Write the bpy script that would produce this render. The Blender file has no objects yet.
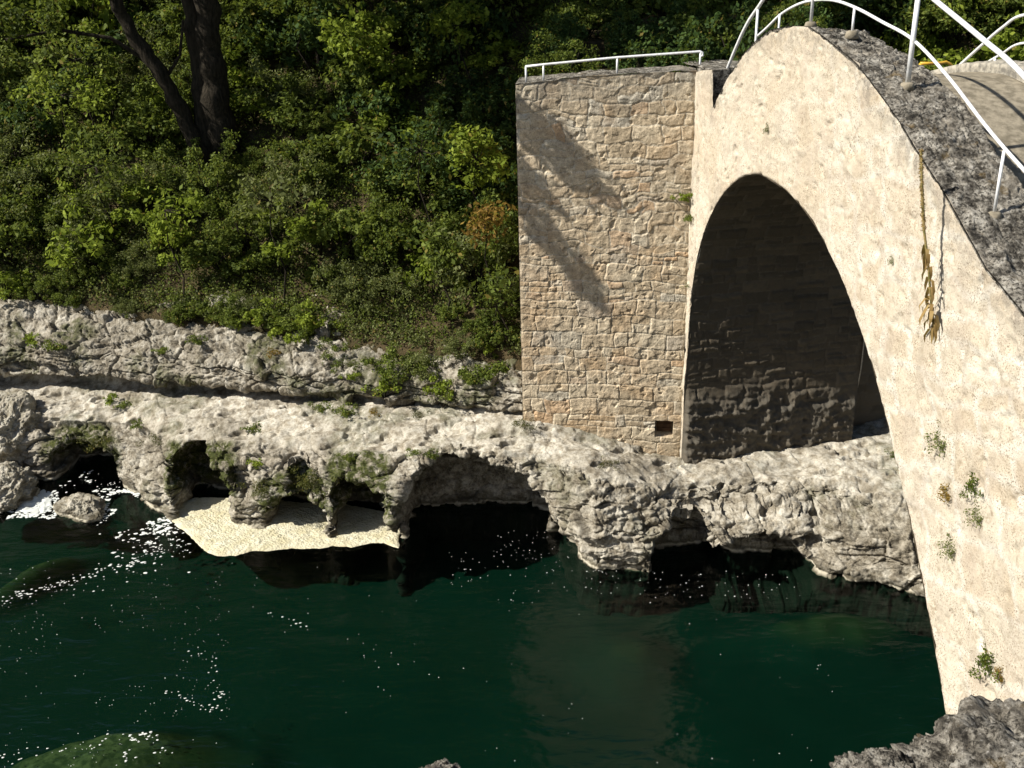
import bpy, math, random
import numpy as np
from mathutils import Matrix, Vector
random.seed(11)
RNG = np.random.default_rng(11)
R = math.radians
scene = bpy.context.scene
COL = scene.collection

# ------------------------------------------------------------------ camera
F_PX, PITCH, ROLL, CAM_H = 1050.0, R(23.5), R(1.5), 12.0
_f = np.array([0, math.cos(PITCH), -math.sin(PITCH)])
_R0 = np.array([1.0, 0, 0]); _U0 = np.cross(_R0, _f)
_R = math.cos(ROLL) * _R0 - math.sin(ROLL) * _U0
_U = math.sin(ROLL) * _R0 + math.cos(ROLL) * _U0
CAM = np.array([0.0, 0.0, CAM_H])
cd = bpy.data.cameras.new('camera'); cam = bpy.data.objects.new('camera', cd); COL.objects.link(cam)
m = Matrix.Identity(4)
for i in range(3):
    m[i][0] = _R[i]; m[i][1] = _U[i]; m[i][2] = -_f[i]; m[i][3] = CAM[i]
cam.matrix_world = m
cd.sensor_width = 36; cd.lens = 36 * F_PX / 1024
cd.clip_end = 2000; cd.clip_start = 0.05
scene.camera = cam

# ------------------------------------------------------------------ world, sun, exposure
SUN_AZ, SUN_EL = R(14), R(42)          # direction the light travels, measured from +X; height
wd = bpy.data.worlds.new('World'); scene.world = wd; wd.use_nodes = True
nt = wd.node_tree
bg = nt.nodes['Background']
sky = nt.nodes.new('ShaderNodeTexSky'); sky.sky_type = 'NISHITA'; sky.sun_disc = False
sky.sun_elevation = SUN_EL
sky.sun_rotation = math.atan2(-math.cos(SUN_AZ), -math.sin(SUN_AZ))
nt.links.new(sky.outputs[0], bg.inputs[0]); bg.inputs[1].default_value = 0.06
sl = bpy.data.lights.new('sun', 'SUN'); sun = bpy.data.objects.new('sun', sl); COL.objects.link(sun)
sl.energy = 5.0; sl.angle = R(0.5); sl.color = (1.0, 0.95, 0.86)
sd = Vector((math.cos(SUN_EL) * math.cos(SUN_AZ), math.cos(SUN_EL) * math.sin(SUN_AZ), -math.sin(SUN_EL)))
sun.rotation_euler = sd.to_track_quat('-Z', 'Y').to_euler()
sun.location = (-20, -10, 30)
scene.view_settings.view_transform = 'Standard'; scene.view_settings.look = 'None'
scene.view_settings.gamma = 1.0; scene.view_settings.exposure = 0.78
scene.cycles.max_bounces = 6; scene.cycles.transparent_max_bounces = 8
scene.cycles.use_adaptive_sampling = True

# ------------------------------------------------------------------ helpers: numbers
def ray(x, y): return _f + _R * (x - 512) / F_PX - _U * (y - 384) / F_PX
def on_z(x, y, z):
    d = ray(x, y); return CAM + d * (z - CAM_H) / d[2]
def on_Y(x, y, Y):
    d = ray(x, y); return CAM + d * Y / d[1]
def on_plane(x, y, P0, n):
    d = ray(x, y); return CAM + d * ((P0 - CAM) @ n) / (d @ n)

def _hash(ix, iy, iz, seed):
    h = (ix.astype(np.int64) * 374761393 + iy.astype(np.int64) * 668265263 + iz.astype(np.int64) * 2147483647 + seed * 974711) & 0xffffffff
    h = ((h ^ (h >> 13)) * 1274126177) & 0xffffffff
    h = ((h ^ (h >> 16)) * 2246822519) & 0xffffffff
    return ((h ^ (h >> 15)) & 0xffffff) / float(0xffffff)
def vnoise(x, y, z, seed=0):
    x, y, z = np.broadcast_arrays(np.asarray(x, float), np.asarray(y, float), np.asarray(z, float))
    ix, iy, iz = np.floor(x).astype(np.int64), np.floor(y).astype(np.int64), np.floor(z).astype(np.int64)
    fx, fy, fz = x - ix, y - iy, z - iz
    fx, fy, fz = [t * t * t * (t * (t * 6 - 15) + 10) for t in (fx, fy, fz)]
    r = 0
    for a in (0, 1):
        for b in (0, 1):
            for c in (0, 1):
                w = (fx if a else 1 - fx) * (fy if b else 1 - fy) * (fz if c else 1 - fz)
                r = r + w * _hash(ix + a, iy + b, iz + c, seed)
    return r * 2 - 1
def fbm(x, y, z, octv=4, seed=0, gain=0.5):
    x, y, z = np.asarray(x, float), np.asarray(y, float), np.asarray(z, float)
    r = 0; a = 1.0; n = 0
    for k in range(octv):
        # rotate a little each octave to hide the lattice
        x2, y2 = x * 0.8 - y * 0.6, x * 0.6 + y * 0.8
        r = r + a * vnoise(x2 + 7.3 * k, y2 - 3.1 * k, z + 1.7 * k, seed + k); n += a; a *= gain
        x, y, z = x2 * 2.03, y2 * 2.03, z * 2.03
    return r / n
def ridged(x, y, z, octv=4, seed=0):
    r = 0; a = 1.0; n = 0
    x, y, z = np.asarray(x, float), np.asarray(y, float), np.asarray(z, float)
    for k in range(octv):
        x2, z2 = x * 0.86 - z * 0.5, x * 0.5 + z * 0.86
        r = r + a * (1 - 2 * np.abs(vnoise(x2, y, z2, seed + k))); n += a; a *= 0.5
        x, y, z = x2 * 2.1, y * 2.1, z2 * 2.1
    return r / n
def facets(x, y, z, seed=0, tilt=1.2):
    """angular broken-rock relief: every cell has its own level and its own tilt"""
    x, y, z = [np.asarray(t, float) for t in (x, y, z)]
    ix, iy, iz = np.floor(x), np.floor(y), np.floor(z)
    best = np.full(x.shape, 1e9); b2 = np.full(x.shape, 1e9); h = np.zeros(x.shape)
    for a in (-1, 0, 1):
        for b in (-1, 0, 1):
            for c in (-1, 0, 1):
                jx, jy, jz = (ix + a).astype(np.int64), (iy + b).astype(np.int64), (iz + c).astype(np.int64)
                dx = x - (ix + a + _hash(jx, jy, jz, seed)); dy = y - (iy + b + _hash(jx, jy, jz, seed + 1)); dz = z - (iz + c + _hash(jx, jy, jz, seed + 2))
                d = dx * dx + dy * dy + dz * dz
                t = _hash(jx, jy, jz, seed + 3) * 2 - 1
                hh = t + tilt * (dx * (_hash(jx, jy, jz, seed + 4) * 2 - 1) + dz * (_hash(jx, jy, jz, seed + 5) * 2 - 1) + dy * (_hash(jx, jy, jz, seed + 6) * 2 - 1))
                w = d < best; b2 = np.where(w, best, np.minimum(b2, d)); h = np.where(w, hh, h); best = np.where(w, d, best)
    return h, np.sqrt(b2) - np.sqrt(best)
def sstep(a, b, x):
    t = np.clip((x - a) / (b - a), 0, 1); return t * t * (3 - 2 * t)
def lerp(a, b, t): return a + (b - a) * t

# ------------------------------------------------------------------ helpers: objects
def tag(o, label=None, cat=None, group=None, kind=None):
    if label: o['label'] = label
    if cat: o['category'] = cat
    if group: o['group'] = group
    if kind: o['kind'] = kind
    return o
def empty(name, loc=(0, 0, 0), label=None, cat=None, group=None):
    o = bpy.data.objects.new(name, None); COL.objects.link(o); o.location = loc
    return tag(o, label, cat, group)
def link(name, me, mat, parent=None):
    o = bpy.data.objects.new(name, me); COL.objects.link(o)
    if mat and not me.materials: me.materials.append(mat)
    if parent: o.parent = parent
    return o
def mesh_np(name, V, Fc, smooth=True):
    """V (n,3); Fc (m,3|4) arrays"""
    me = bpy.data.meshes.new(name)
    V = np.asarray(V, np.float32); Fc = np.asarray(Fc, np.int32)
    k = Fc.shape[1]
    me.vertices.add(len(V)); me.vertices.foreach_set('co', V.ravel())
    me.loops.add(Fc.size); me.loops.foreach_set('vertex_index', Fc.ravel())
    me.polygons.add(len(Fc))
    me.polygons.foreach_set('loop_start', np.arange(len(Fc), dtype=np.int32) * k)
    me.polygons.foreach_set('loop_total', np.full(len(Fc), k, np.int32))
    me.update(calc_edges=True)
    if smooth: me.polygons.foreach_set('use_smooth', np.ones(len(Fc), bool))
    return me
def grid_faces(n, m, flip=False):
    i, j = np.meshgrid(np.arange(n - 1), np.arange(m - 1), indexing='ij')
    a = (i * m + j).ravel(); b = a + m; c = b + 1; d = a + 1
    return np.stack([a, d, c, b] if flip else [a, b, c, d], 1)
def grid_mesh(name, P, flip=False, attrs=None):
    n, m_ = P.shape[:2]
    me = mesh_np(name, P.reshape(-1, 3), grid_faces(n, m_, flip))
    for k, v in (attrs or {}).items():
        v = np.asarray(v, np.float32)
        at = me.attributes.new(k, 'FLOAT', 'POINT'); at.data.foreach_set('value', v.ravel())
    return me
def grid_normals(P):
    a = np.gradient(P, axis=0); b = np.gradient(P, axis=1)
    n = np.cross(a, b); return n / (np.linalg.norm(n, axis=2, keepdims=True) + 1e-9)
def pl(xs, ys, x): return np.interp(x, xs, ys)

class MB:
    def __init__(s): s.V = []; s.F = []; s.n = 0
    def add(s, V, F):
        s.V += [tuple(v) for v in V]; s.F += [tuple(i + s.n for i in f) for f in F]; s.n = len(s.V)
    def tube(s, pts, rad, sides=8, cap=True):
        pts = [Vector(p) for p in pts]; n = len(pts)
        rads = rad if hasattr(rad, '__len__') else [rad] * n
        up = Vector((0.13, 0.31, 0.94)); V = []; F = []
        pa = None
        for i, p in enumerate(pts):
            t = (pts[min(i + 1, n - 1)] - pts[max(i - 1, 0)]).normalized()
            if pa is None:
                a = t.cross(up)
                if a.length < 1e-3: a = t.cross(Vector((1, 0, 0)))
            else: a = pa - t * pa.dot(t)
            a.normalize(); pa = a; b = t.cross(a)
            for k in range(sides):
                q = 2 * math.pi * k / sides
                V.append(p + (a * math.cos(q) + b * math.sin(q)) * rads[i])
        for i in range(n - 1):
            for k in range(sides):
                k2 = (k + 1) % sides
                F.append((i * sides + k, i * sides + k2, (i + 1) * sides + k2, (i + 1) * sides + k))
        if cap:
            F.append(tuple(range(sides))[::-1]); F.append(tuple((n - 1) * sides + k for k in range(sides)))
        s.add(V, F)
    def box(s, lo, hi, M=None):
        V = [Vector((x, y, z)) for x in (lo[0], hi[0]) for y in (lo[1], hi[1]) for z in (lo[2], hi[2])]
        if M: V = [M @ v for v in V]
        s.add(V, [(0, 1, 3, 2), (4, 6, 7, 5), (0, 4, 5, 1), (2, 3, 7, 6), (0, 2, 6, 4), (1, 5, 7, 3)])
    def mesh(s, name, smooth=False):
        me = bpy.data.meshes.new(name); me.from_pydata([tuple(v) for v in s.V], [], s.F)
        if smooth: me.polygons.foreach_set('use_smooth', np.ones(len(me.polygons), bool))
        me.update(); return me

# ------------------------------------------------------------------ helpers: materials
class NT:
    def __init__(s, name):
        s.m = bpy.data.materials.new(name); s.m.use_nodes = True; s.t = s.m.node_tree
        s.p = s.t.nodes['Principled BSDF']; s.out = s.t.nodes['Material Output']
    def n(s, typ, **kw):
        nd = s.t.nodes.new('ShaderNode' + typ)
        for k, v in kw.items():
            if k == 'ins':
                for kk, vv in v.items():
                    if isinstance(vv, bpy.types.NodeSocket): s.t.links.new(vv, nd.inputs[kk])
                    else: nd.inputs[kk].default_value = vv
            else: setattr(nd, k, v)
        return nd
    def l(s, a, b): s.t.links.new(a, b)
    def pos(s, scale=(1, 1, 1), loc=(0, 0, 0)):
        g = s.n('NewGeometry'); mp = s.n('Mapping'); s.l(g.outputs['Position'], mp.inputs[0])
        mp.inputs['Scale'].default_value = scale; mp.inputs['Location'].default_value = loc
        return mp.outputs[0]
    def noise(s, v, scale, detail=6, rough=0.6, dist=0):
        nd = s.n('TexNoise'); nd.inputs['Scale'].default_value = scale; nd.inputs['Detail'].default_value = detail
        nd.inputs['Roughness'].default_value = rough; nd.inputs['Distortion'].default_value = dist
        s.l(v, nd.inputs['Vector']); return nd.outputs['Fac']
    def ramp(s, f, stops, interp='LINEAR'):
        nd = s.n('ValToRGB'); nd.color_ramp.interpolation = interp; e = nd.color_ramp.elements
        while len(e) < len(stops): e.new(0.5)
        for k, (p, c) in enumerate(stops):
            e[k].position = p; e[k].color = (c, c, c, 1) if not hasattr(c, '__len__') else (*c, 1)
        s.l(f, nd.inputs[0]); return nd.outputs[0]
    def mix(s, f, a, b, mode='MIX'):
        nd = s.n('MixRGB', blend_type=mode)
        for k, v in ((0, f), (1, a), (2, b)):
            if isinstance(v, bpy.types.NodeSocket): s.l(v, nd.inputs[k])
            elif hasattr(v, '__len__'): nd.inputs[k].default_value = (*v, 1)
            else: nd.inputs[k].default_value = v
        return nd.outputs[0]
    def math(s, op, a, b=0.0, c=0.0):
        nd = s.n('Math', operation=op)
        for k, v in ((0, a), (1, b), (2, c)):
            if isinstance(v, bpy.types.NodeSocket): s.l(v, nd.inputs[k])
            else: nd.inputs[k].default_value = v
        return nd.outputs[0]
    def attr(s, name): return s.n('Attribute', attribute_name=name).outputs['Fac']
    def bump(s, h, strength=0.5, dist=0.02, prev=None):
        nd = s.n('Bump'); nd.inputs['Strength'].default_value = strength; nd.inputs['Distance'].default_value = dist
        s.l(h, nd.inputs['Height'])
        if prev: s.l(prev, nd.inputs['Normal'])
        s.l(nd.outputs[0], s.p.inputs['Normal']); return nd.outputs[0]
    def base(s, c, rough=0.9, spec=0.2):
        if isinstance(c, bpy.types.NodeSocket): s.l(c, s.p.inputs['Base Color'])
        else: s.p.inputs['Base Color'].default_value = (*c, 1)
        if isinstance(rough, bpy.types.NodeSocket): s.l(rough, s.p.inputs['Roughness'])
        else: s.p.inputs['Roughness'].default_value = rough
        s.p.inputs['Specular IOR Level'].default_value = spec

def sep_z(N):
    g = N.n('NewGeometry'); sx = N.n('SeparateXYZ'); N.l(g.outputs['Position'], sx.inputs[0]); return sx.outputs
def norm_z(N):
    g = N.n('NewGeometry'); sx = N.n('SeparateXYZ'); N.l(g.outputs['Normal'], sx.inputs[0]); return sx.outputs['Z']

def mat_rock():
    N = NT('limestone'); p = N.pos()
    n1 = N.noise(p, 0.9, 8, 0.6); n2 = N.noise(p, 5.0, 8, 0.65); n3 = N.noise(p, 22, 6, 0.7)
    c = N.ramp(n2, [(0.28, (0.12, 0.10, 0.07)), (0.42, (0.30, 0.265, 0.205)), (0.54, (0.46, 0.43, 0.36)), (0.75, (0.58, 0.55, 0.475))])
    c = N.mix(N.ramp(n3, [(0.34, 0.7), (0.50, 0.0)]), c, (0.15, 0.125, 0.09))
    # weathered brown-grey stains
    c = N.mix(N.ramp(n1, [(0.44, 0.0), (0.62, 0.6)]), c, N.ramp(n2, [(0.4, (0.10, 0.085, 0.06)), (0.6, (0.27, 0.235, 0.18))]))
    c = N.mix(N.math('MULTIPLY', N.attr('lichen'), N.ramp(n2, [(0.38, 0.95), (0.60, 0.35)])), c, N.ramp(n3, [(0.4, (0.065, 0.055, 0.04)), (0.6, (0.20, 0.175, 0.13))]))
    # moss and algae
    moss = N.attr('moss'); mn = N.noise(p, 6.0, 6, 0.7)
    mm = N.math('MULTIPLY', moss, N.ramp(mn, [(0.38, 0.0), (0.52, 1.0)]))
    mc = N.ramp(N.noise(p, 25, 4), [(0.3, (0.02, 0.028, 0.008)), (0.7, (0.075, 0.08, 0.022))])
    c = N.mix(mm, c, mc)
    # wet foot of the rock, with a pale scum line
    z = sep_z(N)['Z']; zz = N.math('ADD', z, N.math('MULTIPLY', n2, 0.25))
    c = N.mix(N.ramp(zz, [(0.22, 0.85), (0.42, 0.0)]), c, (0.07, 0.06, 0.04))
    c = N.mix(N.math('MULTIPLY', N.ramp(N.math('ABSOLUTE', N.math('SUBTRACT', N.math('ADD', z, N.math('MULTIPLY', n2, 0.06)), 0.085)), [(0.0, 1.0), (0.04, 0.0)]), 0.8), c, (0.50, 0.46, 0.36))
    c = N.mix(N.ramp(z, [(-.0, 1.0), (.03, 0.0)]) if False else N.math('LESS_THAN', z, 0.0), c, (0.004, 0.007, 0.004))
    N.base(c, 0.92, 0.15)
    b = N.bump(n2, 0.8, 0.03); b = N.bump(n3, 0.9, 0.018, b)
    vor = N.n('TexVoronoi'); vor.inputs['Scale'].default_value = 9; N.l(p, vor.inputs['Vector'])
    N.bump(vor.outputs['Distance'], 0.3, 0.015, b)
    return N.m
def mat_lichen_rock(name='lichen_stone', k=1.0, pale=0.0):
    N = NT(name); p = N.pos((k, k, k))
    n2 = N.noise(p, 6, 8, 0.72, .4); n3 = N.noise(p, 26, 6, 0.75); n4 = N.noise(N.pos((k, k, k), (5, 1, 3)), 2.2, 5)
    c = N.ramp(n2, [(0.34, (0.022, 0.020, 0.017)), (0.43, (0.095, 0.085, 0.07)), (0.52, (0.23, 0.21, 0.175)), (0.64, (0.46, 0.43, 0.37))])
    c = N.mix(N.ramp(n3, [(0.42, 0.9), (0.50, 0.0)]), c, (0.02, 0.018, 0.015))
    c = N.mix(N.ramp(n3, [(0.58, 0.0), (0.66, 0.75)]), c, (0.48, 0.455, 0.41))
    c = N.mix(N.ramp(n4, [(0.54, 0.0), (0.70, 0.55)]), c, (0.34, 0.30, 0.24))
    c = N.mix(N.ramp(N.noise(N.pos((k, k, k), (3, 9, 2)), 3, 5), [(0.62, 0.0), (0.70, 0.6)]), c, (0.15, 0.10, 0.035))
    N.base(c, 0.95, 0.1)
    b = N.bump(n2, 1.0, 0.05 / k); N.bump(n3, 1.0, 0.03 / k, b)
    return N.m
def mat_masonry(name, base_ramp, warm=0.5, bump=1.0):
    """rubble masonry; stone tint and joint come from the mesh attributes 'tint' and 'joint'"""
    N = NT(name); p = N.pos()
    t = N.attr('tint'); j = N.attr('joint'); h = N.attr('height')
    c = N.ramp(t, base_ramp)
    n2 = N.noise(p, 9, 8, 0.65); n3 = N.noise(p, 45, 6, 0.7)
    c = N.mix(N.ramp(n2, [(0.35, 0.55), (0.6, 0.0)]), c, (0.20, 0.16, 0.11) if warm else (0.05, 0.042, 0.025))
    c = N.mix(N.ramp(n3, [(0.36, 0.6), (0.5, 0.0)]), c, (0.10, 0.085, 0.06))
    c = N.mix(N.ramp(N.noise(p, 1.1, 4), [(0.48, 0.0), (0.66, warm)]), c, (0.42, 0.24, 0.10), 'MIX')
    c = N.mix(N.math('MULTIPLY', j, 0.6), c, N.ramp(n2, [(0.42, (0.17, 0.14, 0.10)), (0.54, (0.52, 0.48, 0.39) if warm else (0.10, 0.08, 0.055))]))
    c = N.mix(N.math('MULTIPLY', N.attr('grey'), N.ramp(n2, [(0.3, 0.9), (0.7, 0.45)])), c, (0.13, 0.125, 0.11))
    N.base(c, 0.93, 0.12)
    b = N.bump(n2, 0.6 * bump, 0.03); N.bump(n3, 0.7 * bump, 0.012, b)
    return N.m
def mat_render():
    """pale weathered face of the bridge: lime-washed blocks, wide pale joints, pits"""
    N = NT('weathered_limewash'); p = N.pos()
    n1 = N.noise(p, 1.6, 6, 0.55); n2 = N.noise(p, 8, 8, 0.65, 0.3); n3 = N.noise(p, 38, 6, 0.7)
    t = N.attr('tint'); j = N.attr('joint')
    c = N.ramp(t, [(0.0, (0.46, 0.385, 0.285)), (0.5, (0.50, 0.435, 0.335)), (1.0, (0.52, 0.465, 0.37))])
    c = N.mix(N.ramp(n1, [(0.42, 0.0), (0.62, 0.5)]), c, (0.56, 0.51, 0.42))
    c = N.mix(N.math('MULTIPLY', j, 0.6), c, (0.61, 0.58, 0.51))
    c = N.mix(N.ramp(n2, [(0.30, 0.75), (0.46, 0.0)]), c, (0.24, 0.185, 0.12))
    pit = N.ramp(N.noise(p, 52, 5, 0.65), [(0.39, 0.95), (0.465, 0.0)])
    pm = N.math('MULTIPLY', pit, N.ramp(N.noise(p, 4, 4), [(0.40, 0.25), (0.56, 1.0)]))
    c = N.mix(pm, c, (0.17, 0.13, 0.09))
    c = N.mix(N.ramp(N.noise(N.pos((1, 1, 1), (7, 3, 1)), 2.6, 6, .6), [(0.50, 0.0), (0.64, 0.5)]), c, (0.36, 0.30, 0.235))
    # rain streaks, darker lichen under the top edge
    st = N.noise(N.pos((3.0, 3.0, 0.35)), 3.0, 5, 0.6)
    c = N.mix(N.ramp(st, [(0.55, 0.0), (0.75, 0.45)]), c, (0.27, 0.235, 0.17))
    c = N.mix(N.math('MULTIPLY', N.attr('grey'), N.ramp(n2, [(0.42, 0.0), (0.56, 0.9)])), c, (0.11, 0.10, 0.085))
    N.base(c, 0.93, 0.12)
    b = N.bump(n2, 0.6, 0.03); N.bump(n3, 0.9, 0.015, b)
    return N.m
def mat_simple(name, c, rough=0.6, spec=0.3, metal=0, var=None, vs=8, bump=0, bscale=30):
    N = NT(name); p = N.pos()
    if var: c = N.mix(N.ramp(N.noise(p, vs, 6), [(0.4, 0.0), (0.62, 1.0)]), c, var)
    N.base(c, rough, spec); N.p.inputs['Metallic'].default_value = metal
    if bump: N.bump(N.noise(p, bscale, 5), bump, 0.01)
    return N.m
def mat_leaf(name, dark, mid, light, trans=0.35):
    N = NT(name)
    a = N.attr('leaf'); oi = N.n('ObjectInfo').outputs['Random']
    f = N.math('ADD', N.math('MULTIPLY', a, 0.75), N.math('MULTIPLY', oi, 0.25))
    c = N.ramp(f, [(0.05, dark), (0.5, mid), (0.95, light)])
    # dead and yellowing leaves are their own tint
    d = N.math('GREATER_THAN', a, 0.97)
    c = N.mix(N.math('MULTIPLY', d, 0.7), c, (0.20, 0.13, 0.03))
    N.base(c, 0.6, 0.12)
    tr = N.n('BsdfTranslucent'); N.l(N.mix(0.5, c, (0.16, 0.20, 0.02)), tr.inputs[0])
    ms = N.n('MixShader'); ms.inputs[0].default_value = trans
    N.l(N.p.outputs[0], ms.inputs[1]); N.l(tr.outputs[0], ms.inputs[2]); N.l(ms.outputs[0], N.out.inputs[0])
    return N.m
def mat_water():
    N = NT('river_water'); p = N.pos((1, 1, 1))
    b1 = N.noise(N.pos((.7, 1.6, 1)), 1.1, 3, 0.5, 0.3); b2 = N.noise(N.pos((.6, 1.5, 1)), 7.0, 3, 0.5, 0.2)
    hb = N.math('ADD', N.math('MULTIPLY', b1, 1.0), N.math('MULTIPLY', b2, 0.16))
    bn = N.n('Bump'); bn.inputs['Strength'].default_value = 0.35; bn.inputs['Distance'].default_value = 0.24; N.l(hb, bn.inputs['Height'])
    fr = N.n('Fresnel'); geo = N.n('NewGeometry'); N.l(N.math('MULTIPLY_ADD', geo.outputs['Backfacing'], 1 / 1.333 - 1.333, 1.333), fr.inputs['IOR'])   # same reflectance from below as from above: no refraction is traced
    gl = N.n('BsdfGlossy'); gl.inputs['Roughness'].default_value = 0.12; N.l(bn.outputs[0], gl.inputs['Normal'])
    gl.inputs[0].default_value = (1, 1, 1, 1)
    tp = N.n('BsdfTransparent'); tp.inputs[0].default_value = (0.58, 0.80, 0.70, 1)
    ms = N.n('MixShader'); N.l(fr.outputs[0], ms.inputs[0]); N.l(tp.outputs[0], ms.inputs[1]); N.l(gl.outputs[0], ms.inputs[2])
    N.l(ms.outputs[0], N.out.inputs[0]); N.t.nodes.remove(N.p)
    return N.m
def mat_bed():
    N = NT('river_bed_silt'); p = N.pos()
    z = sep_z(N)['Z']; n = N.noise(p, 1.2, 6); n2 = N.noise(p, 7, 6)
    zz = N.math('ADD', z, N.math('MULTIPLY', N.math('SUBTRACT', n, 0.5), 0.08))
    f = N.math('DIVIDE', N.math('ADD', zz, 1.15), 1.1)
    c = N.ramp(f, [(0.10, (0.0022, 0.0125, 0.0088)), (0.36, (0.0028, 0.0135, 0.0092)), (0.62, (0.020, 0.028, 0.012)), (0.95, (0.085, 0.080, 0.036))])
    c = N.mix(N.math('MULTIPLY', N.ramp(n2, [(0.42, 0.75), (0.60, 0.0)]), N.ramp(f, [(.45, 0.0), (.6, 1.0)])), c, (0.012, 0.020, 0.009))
    N.base(c, 1.0, 0.0); return N.m
def mat_foam():
    N = NT('river_foam'); p = N.pos()
    v = N.n('TexVoronoi'); v.inputs['Scale'].default_value = 20; N.l(N.pos((1, 1.2, 1)), v.inputs['Vector'])
    c = N.ramp(N.noise(p, 3.5, 6), [(0.38, (0.44, 0.40, 0.26)), (0.62, (0.54, 0.51, 0.38))])
    N.base(c, 0.8, 0.3)
    b = N.bump(v.outputs['Distance'], 0.6, 0.03); N.bump(N.noise(p, 30, 5, .7), 0.6, 0.02, b)
    return N.m
def mat_soil():
    N = NT('leaf_litter_soil'); p = N.pos()
    n = N.noise(p, 3, 8, 0.7); n2 = N.noise(p, 30, 5, 0.7)
    c = N.ramp(n, [(0.3, (0.03, 0.03, 0.014)), (0.55, (0.09, 0.065, 0.035)), (0.8, (0.17, 0.13, 0.08))])
    c = N.mix(N.ramp(n2, [(0.4, 0.6), (0.6, 0.0)]), c, (0.02, 0.022, 0.009))
    c = N.mix(N.ramp(N.math('MULTIPLY', sep_z(N)['Z'], .03), [(0.34, 0.0), (0.40, 0.92)]), c, N.ramp(n, [(0.4, (0.010, 0.016, 0.005)), (0.7, (0.04, 0.055, 0.015))]))
    N.base(c, 1.0, 0.05); N.bump(n2, 0.8, 0.04); return N.m
def mat_bark():
    N = NT('ivy_dark_bark'); p = N.pos((1, 1, 0.25))
    n = N.noise(p, 16, 6, 0.65)
    c = N.ramp(n, [(0.35, (0.010, 0.009, 0.006)), (0.65, (0.042, 0.034, 0.024))])
    N.base(c, 0.95, 0.1); N.bump(n, 1.0, 0.04); return N.m

M_ROCK, M_LICHEN, M_RENDER = mat_rock(), mat_lichen_rock(), mat_render()
M_FGROCK = mat_lichen_rock('foreground_lichen_stone', 1.9)
M_TOWER = mat_masonry('tower_rubble', [(0.0, (0.46, 0.37, 0.25)), (0.35, (0.56, 0.455, 0.315)), (0.7, (0.62, 0.53, 0.385)), (0.9, (0.49, 0.45, 0.365)), (1.0, (0.58, 0.40, 0.24))], 0.3)
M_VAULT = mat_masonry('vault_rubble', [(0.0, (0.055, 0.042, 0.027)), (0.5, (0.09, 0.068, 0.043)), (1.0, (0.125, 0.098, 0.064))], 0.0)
M_WHITE = mat_simple('white_painted_pipe', (0.72, 0.73, 0.74), 0.35, 0.5, 0, (0.58, 0.58, 0.56), 20, 0.15, 60)
M_YELLOW = mat_simple('yellow_painted_pipe', (0.60, 0.36, 0.03), 0.4, 0.5, 0, (0.5, 0.28, 0.05), 12)
M_CONC = mat_simple('worn_concrete', (0.27, 0.235, 0.175), 0.9, 0.1, 0, (0.15, 0.13, 0.095), 7, 0.8, 30)
M_WATER, M_BED, M_FOAM, M_SOIL, M_BARK = mat_water(), mat_bed(), mat_foam(), mat_soil(), mat_bark()
L_MID = mat_leaf('leaf_olive', (0.03, 0.045, 0.009), (0.10, 0.135, 0.025), (0.21, 0.25, 0.05), .45)
L_BRIGHT = mat_leaf('leaf_fresh', (0.09, 0.13, 0.015), (0.20, 0.26, 0.03), (0.32, 0.38, 0.06), 0.5)
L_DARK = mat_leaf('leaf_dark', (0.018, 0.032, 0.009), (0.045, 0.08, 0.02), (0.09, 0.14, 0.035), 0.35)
L_GREY = mat_leaf('leaf_greygreen', (0.05, 0.06, 0.02), (0.12, 0.14, 0.045), (0.22, 0.24, 0.09), 0.4)
L_RUST = mat_leaf('leaf_rust', (0.10, 0.06, 0.015), (0.22, 0.13, 0.03), (0.30, 0.22, 0.05), 0.4)
L_DRY = mat_leaf('leaf_dry', (0.16, 0.10, 0.035), (0.27, 0.18, 0.07), (0.36, 0.27, 0.12), 0.2)
L_MOSS = mat_leaf('moss_green', (0.02, 0.026, 0.006), (0.05, 0.055, 0.012), (0.10, 0.095, 0.02), 0.15)
M_WOOD = mat_simple('old_wood', (0.10, 0.06, 0.035), 0.85, 0.1, 0, (0.05, 0.03, 0.02), 9, 0.5, 30)

# ------------------------------------------------------------------ bridge frame
K = on_Y(680, 445, 20.0); K0 = np.array([K[0], K[1], 0.0])
TH = R(80)
U_ = np.array([math.cos(TH), -math.sin(TH), 0.0])       # along the bridge, towards the near bank
W_ = np.array([math.sin(TH), math.cos(TH), 0.0])        # across the bridge, away from the sunlit face
def BP(s, o, z): return K0 + U_ * s + W_ * o + np.array([0, 0, z])
def bridge_arr(s, o, z):
    s, o, z = np.broadcast_arrays(np.asarray(s, float), np.asarray(o, float), np.asarray(z, float))
    return K0 + s[..., None] * U_ + o[..., None] * W_ + z[..., None] * np.array([0, 0, 1.0])
def face_px(x, y, o=0.0):
    P = on_plane(x, y, K0 + W_ * o, W_); return float((P - K0) @ U_), float(P[2])
BW = 3.9                      # width of the bridge
ARCH = [(0.10, 0.9), (0.12, 2.0), (0.14, 3.6), (0.22, 5.1), (0.45, 6.05), (0.83, 6.75), (1.25, 7.25), (1.71, 7.65), (2.4, 8.05), (3.1, 8.25), (4.13, 8.2),
        (4.8, 8.05), (5.41, 7.83), (6.0, 7.5), (6.46, 7.19), (7.16, 6.58), (7.82, 5.83), (8.4, 5.13), (9.13, 4.1), (9.88, 2.94), (10.4, 1.9), (10.8, 0.5), (10.95, -1.2)]
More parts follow.
